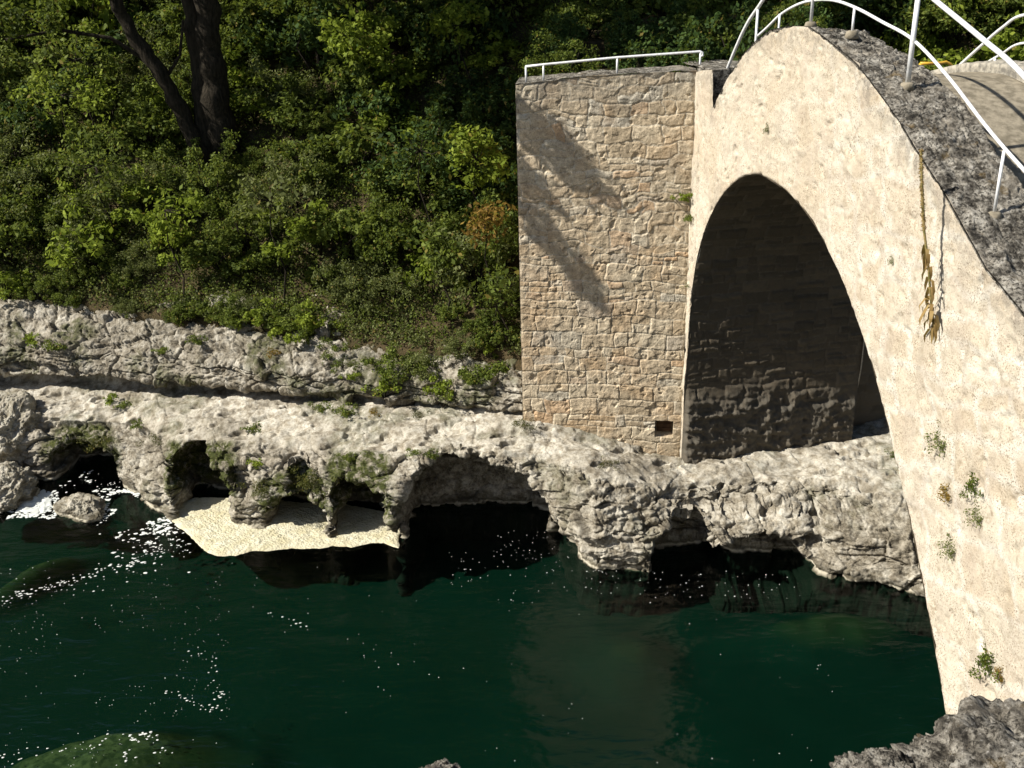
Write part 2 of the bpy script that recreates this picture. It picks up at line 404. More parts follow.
TOP = [(0.0, 9.5), (0.78, 9.62), (0.84, 9.45), (0.92, 8.96), (1.22, 9.27), (1.55, 9.57), (2.11, 9.99), (2.64, 10.27), (3.15, 10.47), (3.85, 10.58), (4.5, 10.62), (4.9, 10.54), (5.5, 10.40), (5.87, 10.31),
       (6.34, 10.12), (6.76, 9.93), (7.3, 9.66), (7.62, 9.47), (8.3, 9.12), (8.49, 9.0), (9.25, 8.52), (10.0, 8.24), (12, 7.7), (15, 7.3), (20, 7.2)]
TOPs, TOPz = zip(*TOP)

# ================================================================== terrain
# far bank: plan line of the water's edge, lip of the shelf, back of the shelf, top of the upper cliff
FX = [-30, -16, -12.7, -11.2, -9.9, -9.3, -8.7, -8.2, -7.6, -6.6, -5.6, -4.0, -2.46, -1.0, 0.6, 1.15, 1.6, 2.56, 3.73, 5.4, 6.0, 6.76, 7.82, 9.0, 11, 16, 30]
FY = [24.5, 23.4, 22.7, 22.5, 22.3, 22.0, 21.5, 20.9, 20.4, 20.2, 19.9, 19.4, 18.9, 19.0, 18.8, 18.45, 17.95, 17.7, 17.9, 17.75, 17.7, 17.36, 16.8, 16.3, 15.6, 14, 11]
LX = [-30, -13, -10, -8, -5.5, -2.5, -0.5, 1.0, 2.0, 3.5, 5.0, 7.0, 8.0, 12, 30]
LD = [0.5, 0.5, 0.6, 0.9, 0.8, 0.75, 0.4, 0.5, 0.85, 1.1, 1.2, 1.3, 1.5, 1.5, 1.5]     # how far the lip stands back from the water's edge
LZ = [1.2, 1.15, 1.25, 1.45, 1.6, 1.85, 1.98, 1.85, 1.62, 1.32, 1.30, 1.35, 1.4, 1.6, 2.0]
BX = [-30, -13, -8, -4.7, -2.5, 0.2, 1.8, 3.5, 7.6, 12, 30]
BY = [25.6, 24.3, 23.1, 22.1, 21.5, 20.5, 20.3, 20.5, 22.0, 21.0, 17]
BZ = [1.6, 1.62, 1.84, 1.98, 2.15, 2.28, 1.92, 1.55, 1.62, 2.0, 3.0]
TD = [1.6, 1.5, 1.4, 1.3, 1.1, 1.2, 1.2, 1.2, 1.2, 1.2, 2.0]
TZ = [3.9, 3.75, 3.55, 3.45, 3.3, 3.4, 3.3, 3.0, 3.0, 4.0, 5.0]
CAVES = [  # X centre, half width, z centre, half height, depth
    (-0.72, 1.82, -0.1, 1.95, 1.9), (-3.28, 0.68, -0.1, 1.5, 1.7), (-4.80, 0.72, -0.1, 0.92, 1.5), (-4.45, 0.42, 1.15, 0.36, 0.45),
    (-7.02, 0.78, 0.0, 1.45, 1.6), (-10.35, 0.85, 0.0, 0.95, 1.2), (3.42, 0.76, -0.1, 0.98, 1.05), (4.90, 0.90, -0.1, 0.74, .8),
    (-5.9, 0.30, 1.0, 0.35, 0.4), (-12.2, 0.5, 0.1, 0.7, 0.8), (-14.5, 1.0, 0, 0.9, 1.0)]

def build_bank():
    xs = np.concatenate([np.linspace(-30, -14.3, 60), np.linspace(-14.2, 9.6, 1250), np.linspace(9.8, 30, 60)])
    prof_t = []
    F = pl(FX, FY, xs); L = F + pl(LX, LD, xs); Lz = pl(LX, LZ, xs)
    B = pl(BX, BY, xs); Bz = pl(BX, BZ, xs); T = B + pl(BX, TD, xs); Tz = pl(BX, TZ, xs)
    crk = pl([-30, -9, -5, -3, 30], [1, 1, 0.8, 0.35, 0.25], xs)
    zero = 0 * xs
    knots = [(F - .05, zero - 1.6), (F, zero), (F + .08, zero + .3), (lerp(F, L, .35) - .12, Lz * .55), (lerp(F, L, .7) - .08, Lz * .86), (L + .05, Lz),
             (lerp(L, B, .5), lerp(Lz, Bz, .5) + .06), (B + .1, Bz), (B + .1 + .55 * crk, Bz + .02), (B + .1 + .6 * crk, Bz + .3 * crk), (B + .02, Bz + .38 * crk + .04),
             (B + .12, lerp(Bz, Tz, .55)), (lerp(B, T, .45), lerp(Bz, Tz, .8)), (T, Tz), (T + 1.6, Tz + .9)]
    cnt = [16, 12, 36, 32, 26, 44, 36, 8, 6, 10, 36, 30, 28, 12]
    Ys, Zs = [], []
    for k, n in enumerate(cnt):
        t = np.linspace(0, 1, n, endpoint=(k == len(cnt) - 1))
        Ys.append(knots[k][0][:, None] * (1 - t) + knots[k + 1][0][:, None] * t)
        Zs.append(knots[k][1][:, None] * (1 - t) + knots[k + 1][1][:, None] * t)
    Y = np.concatenate(Ys, 1); Z = np.concatenate(Zs, 1)
    for _ in range(5):
        Y[:, 1:-1] = .25 * Y[:, :-2] + .5 * Y[:, 1:-1] + .25 * Y[:, 2:]; Z[:, 1:-1] = .25 * Z[:, :-2] + .5 * Z[:, 1:-1] + .25 * Z[:, 2:]
    X = np.repeat(xs[:, None], Y.shape[1], 1)
    nface = sum(cnt[:5]); jj = np.arange(Y.shape[1])[None, :] + 0 * X
    isface = sstep(nface + 8, nface - 4, jj)
    # hollows and caves: the sides of each mouth wander
    wob = fbm(X * 1.6, Y * 0 + 3, Z * 1.6, 3, 5) * .30 + fbm(X * 6, Y * 0 + 3, Z * 6, 2, 6) * .07
    moss = np.zeros_like(X)
    for (cx, rx, cz, rz, dp) in CAVES:
        skew = 0.12 * (Z - .5)
        q = (np.abs((X - cx + skew + wob) / rx)) ** 2.3 + (np.abs((Z - cz + wob * .7) / rz)) ** 2.3
        mk = sstep(1.18, 0.62, q) * isface
        Y = Y + dp * mk
    # diagonal shadowed groove below the abutment and a few tilted beds
    g = np.exp(-((Z - (1.12 + .03 * (X - 5) + wob * .8)) / .13) ** 2) * sstep(3.1, 3.9, X) * sstep(7.6, 6.6, X) * isface
    Y = Y + .42 * g
    g = np.exp(-(((X - 6.05) + .25 * (Z - .9) + wob) / .16) ** 2) * sstep(.35, .6, Z) * sstep(1.3, 1.1, Z) * isface
    Y = Y + .3 * g
    P = np.stack([X, Y, Z], 2)
    N = -grid_normals(P)
    N[..., 1] = np.where(np.abs(N[..., 1]) > 0, N[..., 1], 0)
    if N[450, nface // 2, 1] > 0: N = -N
    lo = fbm(X * .7, Y * .7, Z * .9, 4, 21)
    mid = ridged(X * 1.9, Y * 1.9, Z * 2.6, 5, 31)
    hi = fbm(X * 7, Y * 7, Z * 9, 4, 41)
    hole = sstep(0.30, 0.62, fbm(X * 2.6, Y * 2.6, Z * 2.6, 3, 51))
    upper = sstep(sum(cnt[:9]), sum(cnt[:9]) + 6, jj)
    shelf = (1 - isface) * (1 - upper)
    cell = np.abs(fbm(X * 3.2 + 5, Y * 3.2, Z * 5.5, 3, 61))
    # scalloped, water-worn pans on the shelf
    pans = -sstep(.18, .5, fbm(X * 1.5, Y * 3.0, 0 * Z, 3, 71)) * .15 * shelf
    amp = isface * .9 + shelf * .16 + upper * .85
    wx, wz = fbm(X * 1.3, Y, Z * 1.3, 2, 62) * .22, fbm(X * 1.3, Y, Z * 1.3, 2, 63) * .18
    f1, e1 = facets(X * 1.15 + wx, Y * 1.3, Z * 2.3 + wz + .15 * X, 64)
    f2, e2 = facets(X * 3.4 + wx * 2, Y * 3.6, Z * 6.0 + wz * 2 + .3 * X, 65)
    f3, e3 = facets(X * 9 + wx * 4, Y * 9, Z * 14 + wz * 3, 66)
    bz = Z * (3.2 + 0 * X) + lo * 1.3 + .12 * X
    bed = (bz - np.floor(bz)); bedh = (_hash(np.floor(bz).astype(np.int64), np.zeros(X.shape, np.int64), np.zeros(X.shape, np.int64), 67) - .5)
    strata = (bedh * .20 - .07 * sstep(.82, 1.0, bed)) * (upper + .55 * isface) + .022 * vnoise(X * .8, 0 * X, Z * 15 + lo * 4, 68) * (isface + upper)
    # the shelf: long wave-worn hummocks and small pans, stretched along the river
    sh = .13 * fbm(X * 1.0, Y * 2.2, 0 * Z, 3, 71) + .05 * ridged(X * 2.2 + Y, Y * 4.5, 0 * Z, 4, 72) - .10 * sstep(.25, .45, fbm(X * 2.2 + 4, Y * 5, 0 * Z, 3, 73))
    D = amp * (.20 * lo + .022 * mid + .018 * hi + .095 * f1 + .030 * f2 + .014 * f3 - .07 * sstep(.07, 0, e1) - .035 * sstep(.08, 0, e2)) - hole * .08 * isface + strata + sh * shelf
    D = D + .016 * fbm(X * 22, Y * 22, Z * 22, 2, 42) * (isface + upper)
    keep = sstep(-1.6, -1.2, Z)
    P = P + N * (D * keep)[..., None]
    P[..., 2] = np.where(shelf > .5, np.maximum(P[..., 2], 0.6), P[..., 2])
    # where moss grows: rims and backs of the hollows, shelf rim on the left
    rim = np.zeros_like(X)
    for (cx, rx, cz, rz, dp) in CAVES[1:6]:
        q = ((X - cx) / (rx * 1.25)) ** 2 + ((Z - max(cz, rz * .75)) / (rz * .75)) ** 2
        rim = np.maximum(rim, sstep(1.2, .6, q))
    moss = np.clip(rim * isface * 1.0 + .75 * sstep(.0, .4, fbm(X, Y, Z, 3, 81)) * (upper + .6 * shelf) + .35 * sstep(0.2, .5, fbm(X * 1.3, Y, Z, 3, 83)) * isface, 0, 1)
    lich = np.clip(upper * (.85 + .8 * fbm(X * .8, Y, Z * 1.6, 3, 85)) + isface * (.8 + .8 * fbm(X * .7, Y, Z * 1.2, 3, 86)) + shelf * .6 * fbm(X * 1.1, Y * 2, 0 * Z, 3, 87), 0, 1)
    me = grid_mesh('rock_bank', P, False, {'moss': moss, 'lichen': lich})
    me.flip_normals() if False else None
    o = link('rock_bank', me, M_ROCK); tag(o, kind='structure')
    return P
BANK = build_bank()

def hill_z(X, Y):
    X, Y = np.asarray(X, float), np.asarray(Y, float)
    t = pl(BX, BY, X) + pl(BX, TD, X) - .25; tz = pl(BX, TZ, X) - .05
    d = Y - t
    z = tz + np.where(d > 0, d * .84 + np.maximum(d - 9.5, 0) * .9, d * 1.2) + .35 * fbm(X * .35, Y * .35, 0 * X, 3, 91) * sstep(0, 2.5, d) + .10 * fbm(X * 1.6, Y * 1.6, 0 * X, 3, 92) * sstep(0, 1, d)
    return z
def build_hill():
    xs = np.concatenate([np.linspace(-60, -17, 30), np.linspace(-16, 22, 190), np.linspace(23, 60, 26)])
    ds = np.concatenate([np.linspace(-.3, 12, 90), np.linspace(12.5, 60, 40)])
    X = np.repeat(xs[:, None], len(ds), 1)
    Y = pl(BX, BY, X) + pl(BX, TD, X) - .25 + ds[None, :]
    Z = hill_z(X, Y); Z[:, 0] -= .6
    link('hillside', grid_mesh('hillside', np.stack([X, Y, Z], 2)), M_SOIL)['kind'] = 'structure'
build_hill()
def hit_hill(px, py):
    d = ray(px, py); t = 18.0
    while t < 60:
        P = CAM + d * t
        if P[2] < float(hill_z(P[0], P[1])): return P
        t += .1
    return CAM + d * 40

# river bed and the water's surface
def build_river():
    xs = np.linspace(-45, 45, 700); ys = np.linspace(3, 29, 300)
    X, Y = np.meshgrid(xs, ys, indexing='ij')
    Z = -1.0 + .08 * fbm(X * .6, Y * .6, 0 * X, 3, 101)
    def mound(px, py, top, rx, ry, ang=0.0):
        c = on_z(px, py, 0); dx, dy = X - c[0], Y - c[1]
        a = dx * math.cos(ang) + dy * math.sin(ang); b = -dx * math.sin(ang) + dy * math.cos(ang)
        q = (a / rx) ** 2 + (b / ry) ** 2
        return ((top + 1.0) + .10 * fbm(X * 2.4, Y * 2.4, 0 * X, 4, 103)) * np.exp(-(q * (1 + .35 * fbm(X * 1.2, Y * 1.2, 0 * X, 3, 104))) ** 1.3)
    Z += mound(88, 744, -.17, 2.1, .95, .25) + mound(30, 552, -.40, 1.1, .35, .9) + mound(630, 620, -.65, .8, .9) + mound(840, 600, -.6, 1.6, .7)
    link('river_bed', grid_mesh('river_bed', np.stack([X, Y, Z], 2)), M_BED)['kind'] = 'structure'
    xs = np.linspace(-45, 45, 300); ys = np.linspace(3, 29, 120); X, Y = np.meshgrid(xs, ys, indexing='ij')
    Z = .012 * fbm(X * 1.1, Y * 1.1, 0 * X, 2, 111) + .01 * fbm(X * .35 + Y * .2, Y * .6, 0 * X, 2, 112)
    link('river_water', grid_mesh('river_water', np.stack([X, Y, Z], 2)), M_WATER)['kind'] = 'structure'
build_river()

# near bank: the ground the bridge comes down to and the photographer stands on
def near_h(X, Y):
    e = 3.2 + .9 * np.asarray(X) * .3 + 0 * Y          # cliff edge runs away to the right
    e = np.interp(X, [-30, -6, 0, 3, 5, 8, 12, 30], [1.0, 1.2, 1.6, 2.0, 5.6, 8.8, 8.6, 7.0])
    top = np.interp(X, [-30, -2, 1.5, 3.5, 5.5, 30], [9.6, 10.0, 10.0, 8.6, 6.6, 6.5]) + .15 * fbm(X * .7, Y * .7, 0 * X, 3, 121)
    d = Y - e
    return np.where(d < 0, top, top - d * 2.6), d
def build_near():
    xs = np.linspace(-40, 40, 260); ys = np.concatenate([np.linspace(-30, 0, 30), np.linspace(.2, 14, 120)])
    X, Y = np.meshgrid(xs, ys, indexing='ij')
    Z, d = near_h(X, Y); Z = np.maximum(Z, -2.8)
    Z = Z + .25 * ridged(X * .9, Y * .9, Z * .9, 4, 131) * sstep(-.5, .3, d) - .2
    me = grid_mesh('near_bank', np.stack([X, Y, Z], 2), False, {'moss': 0 * X + .2})
    link('near_bank', me, M_ROCK)['kind'] = 'structure'
build_near()

# ================================================================== masonry patterns
def stones(u, v, h=(.16, .34), w=(.22, .62), seed=1, wob=.045, gap=.022, vmax=12.0):
    """rubble courses: returns (tint per stone, joint 0..1, relief)"""
    rg = np.random.default_rng(seed)
    uu = u + wob * fbm(u * 2.2, v * 2.2, 0 * u, 3, seed + 1) * 1.6 + .012 * fbm(u * 14, v * 14, 0 * u, 2, seed + 3)
    vv = v + wob * fbm(u * 1.7 + 9, v * 1.7, 0 * u, 3, seed + 2) * 1.8 + .012 * fbm(u * 14, v * 14 + 5, 0 * u, 2, seed + 4)
    v0 = float(v.min()) - 1; edges = [v0]
    while edges[-1] < v.max() + 1: edges.append(edges[-1] + rg.uniform(*h))
    edges = np.array(edges); r = np.clip(np.searchsorted(edges, vv) - 1, 0, len(edges) - 2)
    tint = np.zeros_like(u); dist = np.zeros_like(u); rel = np.zeros_like(u)
    dv = np.minimum(vv - edges[r], edges[r + 1] - vv)
    for k in np.unique(r):
        mk = r == k; e = [float(u.min()) - 1 - rg.uniform(0, .5)]
        while e[-1] < u.max() + 1: e.append(e[-1] + rg.uniform(*w) * (edges[k + 1] - edges[k]) / np.mean(h) ** 1.0)
        e = np.array(e); c = np.clip(np.searchsorted(e, uu[mk]) - 1, 0, len(e) - 2)
        tt = rg.random(len(e)); rr = rg.uniform(-1, 1, len(e)); tl = rg.uniform(-1, 1, len(e))
        sp = rg.random(len(e)) < .22; mid = .5 * (edges[k] + edges[k + 1])     # some stones are two thin ones
        du = np.minimum(uu[mk] - e[c], e[c + 1] - uu[mk])
        d = np.minimum(du, dv[mk])
        d = np.where(sp[c], np.minimum(d, np.abs(vv[mk] - mid)), d)
        up = (vv[mk] > mid) & sp[c]
        tint[mk] = np.where(up, (tt[c] + .37) % 1, tt[c]); dist[mk] = d
        rel[mk] = np.where(up, -rr[c], rr[c]) + tl[c] * (uu[mk] - .5 * (e[c] + e[c + 1])) * 2.5
    joint = sstep(gap, gap * .25, dist)
    body = sstep(0, gap * 2.2, dist)
    return tint, joint, body, rel

# ================================================================== bridge
bridge = empty('stone_bridge', BP(0, 0, 0), 'humpbacked single-arch stone bridge with a pale sunlit face and dark lichened top', 'bridge')
def bchild(name, me, mat, label=None):
    o = link(name, me, mat, bridge); o.matrix_parent_inverse = Matrix.Translation(-bridge.location)
    if label: o['label'] = label
    return o
def resample(poly, n, dens=None):
    p = np.array(poly, float); d = np.r_[0, np.cumsum(np.hypot(*np.diff(p, axis=0).T))]
    t = np.linspace(0, d[-1], n); a = np.interp(t, d, p[:, 0]); b = np.interp(t, d, p[:, 1])
    return a, b
def smooth1(a, k=6):
    a = a.copy()
    for _ in range(k): a[1:-1] = .25 * a[:-2] + .5 * a[1:-1] + .25 * a[2:]
    return a

def deck_z(S):
    s2 = np.linspace(-8, 20, 561); z2 = np.interp(s2, [-8, -3, -.5, .8, 2.0, 3.2, 4.3, 5.5, 7, 9, 12, 20], [8.2, 8.3, 8.55, 8.9, 9.4, 9.7, 9.8, 9.55, 8.9, 7.9, 7.0, 6.6])
    z2 = smooth1(z2, 60); return np.interp(S, s2, z2)
def spandrel(o0, sgn, name, fine=True):
    n, mrow = (900, 150) if fine else (160, 24)
    # the lower line: near bank -> round the arch -> far springing
    lo = [(20, -1.2)] + ARCH[::-1] + [(0.0, .9)]
    # paired upper line
    A = np.array(lo); d = np.r_[0, np.cumsum(np.hypot(*np.diff(A, axis=0).T))]
    ls, lz = resample(lo, n)
    ls[1:-1] = smooth1(ls, 90)[1:-1]; lz = smooth1(lz, 90)
    # upper s: along the crown it equals the lower s, down the jambs it fans out
    key_lo = [20, 10.95, 9.88, 8.4, 6.46, 4.13, 2.4, 1.25, .45, .22, .14, .10, 0.0]
    keyt = []
    for ks in key_lo:
        idx = np.where(np.abs(A[:, 0] - ks) < 1e-6)[0][0]; keyt.append(d[idx])
    key_up = [20, 12.6, 11.6, 9.8, 7.2, 4.5, 2.9, 1.9, 1.1, .85, .55, .1, 0]
    us = np.interp(np.linspace(0, d[-1], n), keyt, key_up)
    us = np.unique(np.r_[us])[::-1] if False else us
    uz = (np.interp(us, TOPs, TOPz) if fine else deck_z(us) + .12) - .015 + .012 * fbm(us * 3, 0 * us, 0 * us, 3, 141)
    t = np.linspace(0, 1, mrow)[None, :]
    S = ls[:, None] * (1 - t) + us[:, None] * t; Z = lz[:, None] * (1 - t) + uz[:, None] * t
    big = sstep(3.5, 8.5, S) * .9 + .1
    tint, joint, body, rel = stones(S * .95 + Z * .35, Z - .25 * S, (.45, .8), (.5, .95), 5, .12, .075)
    D = .022 * fbm(S * 1.2, Z * 1.2, 0 * S, 3, 151) + .012 * ridged(S * 4, Z * 4, 0 * S, 3, 152) + .006 * rel * body + .008 * fbm(S * 16, Z * 16, 0 * S, 3, 153)
    pitm = sstep(.35, .6, fbm(S * 5, Z * 5, 0 * S, 3, 154)) * .03
    D = D - pitm
    # edges wear round
    D = D - .012 * sstep(.985, 1.0, t) - .03 * sstep(.012, 0, t)
    P = bridge_arr(S, o0 - sgn * D, Z)
    depth_top = uz[:, None] - Z
    grey = np.clip(sstep(.5, .02, depth_top) * .9 * (.5 + .5 * fbm(S * 2, Z * 2, 0 * S, 3, 155)) + .35 * sstep(.1, .5, fbm(S * .9, Z * .9, 0 * S, 3, 156)) * sstep(6, 1, S), 0, 1)
    me = grid_mesh(name, P, sgn < 0, {'tint': tint, 'joint': joint * big, 'grey': grey})
    return me, (ls, lz)
me, (ls, lz) = spandrel(0.0, 1, 'spandrel_wall')
bchild('spandrel_wall', me, M_RENDER, 'sunlit pale spandrel wall facing upstream')
me2, _ = spandrel(BW, -1, 'spandrel_far', False)
bchild('spandrel_wall', me2, M_RENDER)

def vault():
    n, mo = 900, 200
    lo = [(14, -1.2)] + ARCH[::-1]
    a, b = resample(lo, n); a = smooth1(a, 90); b = smooth1(b, 90)
    s = np.r_[0, np.cumsum(np.hypot(np.diff(a), np.diff(b)))]
    O = np.linspace(0.0, BW, mo)[None, :] + 0 * s[:, None]; Sg = s[:, None] + 0 * O
    tint, joint, body, rel = stones(O, Sg[-1, 0] - Sg, (.14, .30), (.22, .6), 17, .04, .02)
    na = np.gradient(b); nb = -np.gradient(a); ln = np.hypot(na, nb); na /= ln; nb /= ln      # in-plane normal
    if nb[n // 2] > 0: na, nb = -na, -nb                                                      # into the opening (down at the crown)
    Zg = b[:, None] + 0 * O
    rough = sstep(3.3, 2.4, Zg + .35 * fbm(O * 1.3, Zg * 1.3, 0 * O, 3, 161)) * (a[:, None] < 3)
    D = body * .022 + rel * .016 * body + .012 * fbm(O * 9, Sg * 9, 0 * O, 3, 162)
    D = D * (1 - .4 * rough) + rough * (.08 + .10 * ridged(O * 2.2, Sg * 3.6, 0 * O, 4, 163) + .06 * fbm(O * 9, Sg * 9, 0 * O, 3, 164))
    edge = sstep(0, .08, O) * sstep(BW, BW - .08, O)
    D = D * edge - .02 * (1 - edge) * (a[:, None] > 4)
    P = bridge_arr(a[:, None] + na[:, None] * D, O, b[:, None] + nb[:, None] * D)
    me = grid_mesh('vault', P, True, {'tint': tint, 'joint': joint * (1 - rough), 'grey': .25 + .35 * rough + 0 * O})
    return me
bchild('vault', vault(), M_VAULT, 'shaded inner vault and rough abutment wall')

def slab(o0, o1, ztop, s0, s1, name, mat, drop, n=700, mo=60, seed=200, joints=True, rough=1.0, label=None, outer=1.0, tilt=0.0):
    """a strip of top surface following the hump, with its two side skirts"""
    s = np.linspace(s0, s1, n)[:, None]
    top = np.linspace(o0, o1, mo)[None, :]
    O = np.concatenate([np.full((1, 6), o0), top, np.full((1, 12), o1)], 1) + 0 * s
    k = np.concatenate([np.linspace(-outer, -.1 * outer, 6), np.zeros(mo), np.linspace(-.08, -1, 12)])[None, :] + 0 * s
    S = s + 0 * O
    Z0 = np.interp(S, TOPs, TOPz) if ztop is None else ztop(S)
    D = 0 * S
    if joints:
        tint, joint, body, rel = stones(O * .8, S, (.28, .6), (.5, 1.6), seed, .05, .03)
        fa, ea = facets(S * 5, O * 5, 0 * S, seed + 7); fb, eb = facets(S * 13, O * 13, 0 * S, seed + 8)
        D = (.02 * body + .018 * rel * body + .02 * ridged(S * 3, O * 3, 0 * S, 4, seed + 1) + .022 * fbm(S * 9, O * 9, 0 * S, 3, seed + 2) + .010 * fa + .007 * fb - .02 * sstep(.12, 0, ea)) * rough
    else:
        D = (.012 * fbm(S * 1.5, O * 1.5, 0 * S, 3, seed + 3)) * rough
    istop = (np.arange(O.shape[1])[None, :] >= 6) & (np.arange(O.shape[1])[None, :] < 6 + mo) & (S > -99)
    Z0 = Z0 + (tilt * (sstep(5.0, 7.5, S) * 1.0 - .55)) * np.clip((O - o0) / (o1 - o0), 0, 1) ** .6
    D = D * sstep(-.02, .12, O - o0)
    Z = Z0 + k * drop + np.where(istop, D - .03 * (tilt > 0), D * 0)
    wear = np.where(istop, 0, D * .6)
    O2 = O + np.where((k < 0) & (O > (o0 + o1) / 2), D * .7, 0)
    P = bridge_arr(S, O2, Z)
    return bchild(name, grid_mesh(name, P, True), mat, label)
TOPS = lambda S: np.interp(S, TOPs, TOPz)
near_top = lambda S: np.where(S < .95, 8.9, np.interp(S, TOPs, TOPz)) + .0
slab(.0, .92, near_top, .92, 19.5, 'parapet', M_LICHEN, .95, n=1500, mo=90, seed=210, label='near parapet with a rough dark lichened top', outer=.05, tilt=.20)
slab(.90, BW - .52, deck_z, -3, 19.5, 'deck', M_CONC, .6, n=300, mo=30, seed=230, joints=False, label='worn concrete walkway')
far_top = lambda S: deck_z(S) + .14
slab(BW - .55, BW + .02, far_top, -3, 19.5, 'parapet', mat_simple('pale_coping', (0.36, 0.33, 0.27), 0.9, 0.1, 0, (0.15, 0.14, 0.12), 9, 0.8, 25), .6, n=400, mo=24, seed=240, rough=.6, label='low far-side parapet of paler stone')
# parapet grass, widened to stand in for shadow, is built with the plants

# near wing walls: hide nothing, close the bridge down into the near bank
# ------------------------------------------------------------------ tower-like abutment
tower = empty('stone_abutment', BP(-1.6, 0, 0), 'tall square rubble abutment standing left of the arch', 'abutment')
def tchild(name, me, mat, label=None, parent=None):
    o = link(name, me, mat, parent or tower); o.matrix_parent_inverse = Matrix.Translation(-tower.location)
    if label: o['label'] = label
    return o
_L = on_Y(523, 420, 20.4); _d = np.array([K0[0] - _L[0], K0[1] - _L[1], 0]); TW = float(np.linalg.norm(_d)); TWd = _d / TW
TN = np.array([TWd[1], -TWd[0], 0.0])          # out of the abutment's front, towards the camera side
def tow(s, q, z):
    s, q, z = np.broadcast_arrays(np.asarray(s, float), np.asarray(q, float), np.asarray(z, float))
    return K0 + s[..., None] * TN + q[..., None] * TWd + z[..., None] * np.array([0, 0, 1.0])
def tow1(s, q, z): return K0 + TN * s + TWd * q + np.array([0, 0, z])
_zl = float(on_plane(517, 84, K0, TN)[2])
def ttop(q):   # height of the top along the front, q metres left of the corner
    return np.interp(q, [-.1, 0, 2.0, TW], [9.50, 9.50, lerp(9.5, _zl, .5) + .02, _zl])
def tower_front():
    n, mz = 520, 1050
    q = np.linspace(0, TW, n)[:, None]; t = np.linspace(0, 1, mz)[None, :]
    zt = ttop(q) + .03 * fbm(q * 3, 0 * q, 0 * q, 2, 301)
    Z = lerp(.9, zt, t); Q = q + 0 * Z
    tint, joint, body, rel = stones(Q, Z, (.11, .34), (.16, .55), 33, .10, .018)
    low = sstep(5.5, 3.5, Z)       # lower courses are larger and better squared
    t2, j2, b2, r2 = stones(Q, Z, (.17, .36), (.2, .6), 34, .05, .014)
    pick = (Z + .25 * fbm(Q * 1.5, Z * 0, 0 * Q, 2, 303)) < 6.0
    tint = np.where(pick, t2, tint); joint = np.where(pick, j2, joint); body = np.where(pick, b2, body); rel = np.where(pick, r2, rel)
    f_, e_ = facets(Q * 5, Z * 6, 0 * Q, 309)
    D = .009 * body + .007 * rel * body + .008 * ridged(Q * 4, Z * 4, 0 * Q, 4, 304) + .010 * fbm(Q * 11, Z * 11, 0 * Q, 3, 305) + .005 * f_ - .022 * sstep(.4, .6, fbm(Q * 6, Z * 6, 0 * Q, 3, 308))
    # small square niche low on the right
    w0, z0 = on_plane(664, 429, K0, TN), 0
    qn = -float((w0 - K0) @ TWd); zn = float(w0[2])
    inn = (np.abs(Q - qn) < .19) & (np.abs(Z - zn) < .19)
    D = np.where(inn, -.32, D)
    edge = sstep(0, .05, Q) * sstep(TW, TW - .05, Q)
    D = np.where(inn, D, D * (.4 + .6 * edge))
    s = 0 + D * 1.0
    grey = np.clip(sstep(.75, .1, zt - Z + .35 * fbm(Q * 2, Z * 2, 0 * Q, 3, 306)) * .55 + .35 * sstep(5.0, 8.5, Z) * sstep(-.1, .4, fbm(Q * 1.4, Z * 1.4, 0 * Q, 3, 307)), 0, 1)
    P = tow(s, -Q, Z)
    tchild('front_wall', grid_mesh('front_wall', P, False, {'tint': tint, 'joint': joint, 'grey': grey}), M_TOWER)
    # wooden board closing the niche
    mb = MB()
    for k in range(3):
        c = [tow1(-.20, -(qn + dq), zn + dz) for dq, dz in ((-.15, -.15 + k * .1), (.15, -.15 + k * .1), (.15, -.06 + k * .1), (-.15, -.06 + k * .1))]
        b = [tow1(-.24, -(qn + dq), zn + dz) for dq, dz in ((-.15, -.15 + k * .1), (.15, -.15 + k * .1), (.15, -.06 + k * .1), (-.15, -.06 + k * .1))]
        mb.add(c + b, [(0, 1, 2, 3), (7, 6, 5, 4), (0, 4, 5, 1), (1, 5, 6, 2), (2, 6, 7, 3), (3, 7, 4, 0)])
    tchild('niche_board', mb.mesh('niche_board'), M_WOOD)
tower_front()
def tower_rest():
    # left side, top and the landing behind: coarser masonry
    n, mz = 200, 260
    d = np.linspace(0, .8, n)[:, None]; t = np.linspace(0, 1, mz)[None, :]
    Z = lerp(.9, _zl, t) + 0 * d; D_ = d + 0 * Z
    tint, joint, body, rel = stones(D_, Z, (.2, .4), (.25, .7), 43, .04, .02)
    P = tow(-D_, -TW - .01 * body, Z)
    tchild('side_wall', grid_mesh('side_wall', P, True, {'tint': tint, 'joint': joint, 'grey': .3 + 0 * Z}), M_TOWER)
    q = np.linspace(0, TW, 60)[:, None]; dd = np.linspace(0, .8, 40)[None, :]
    Z = ttop(q) + 0 * dd + .03 * ridged(q * 3, dd * 3, 0 * dd, 3, 310)
    P = tow(-dd + .02, -q + 0 * dd, Z)
    tchild('top', grid_mesh('tower_top', P, True), M_LICHEN)
tower_rest()
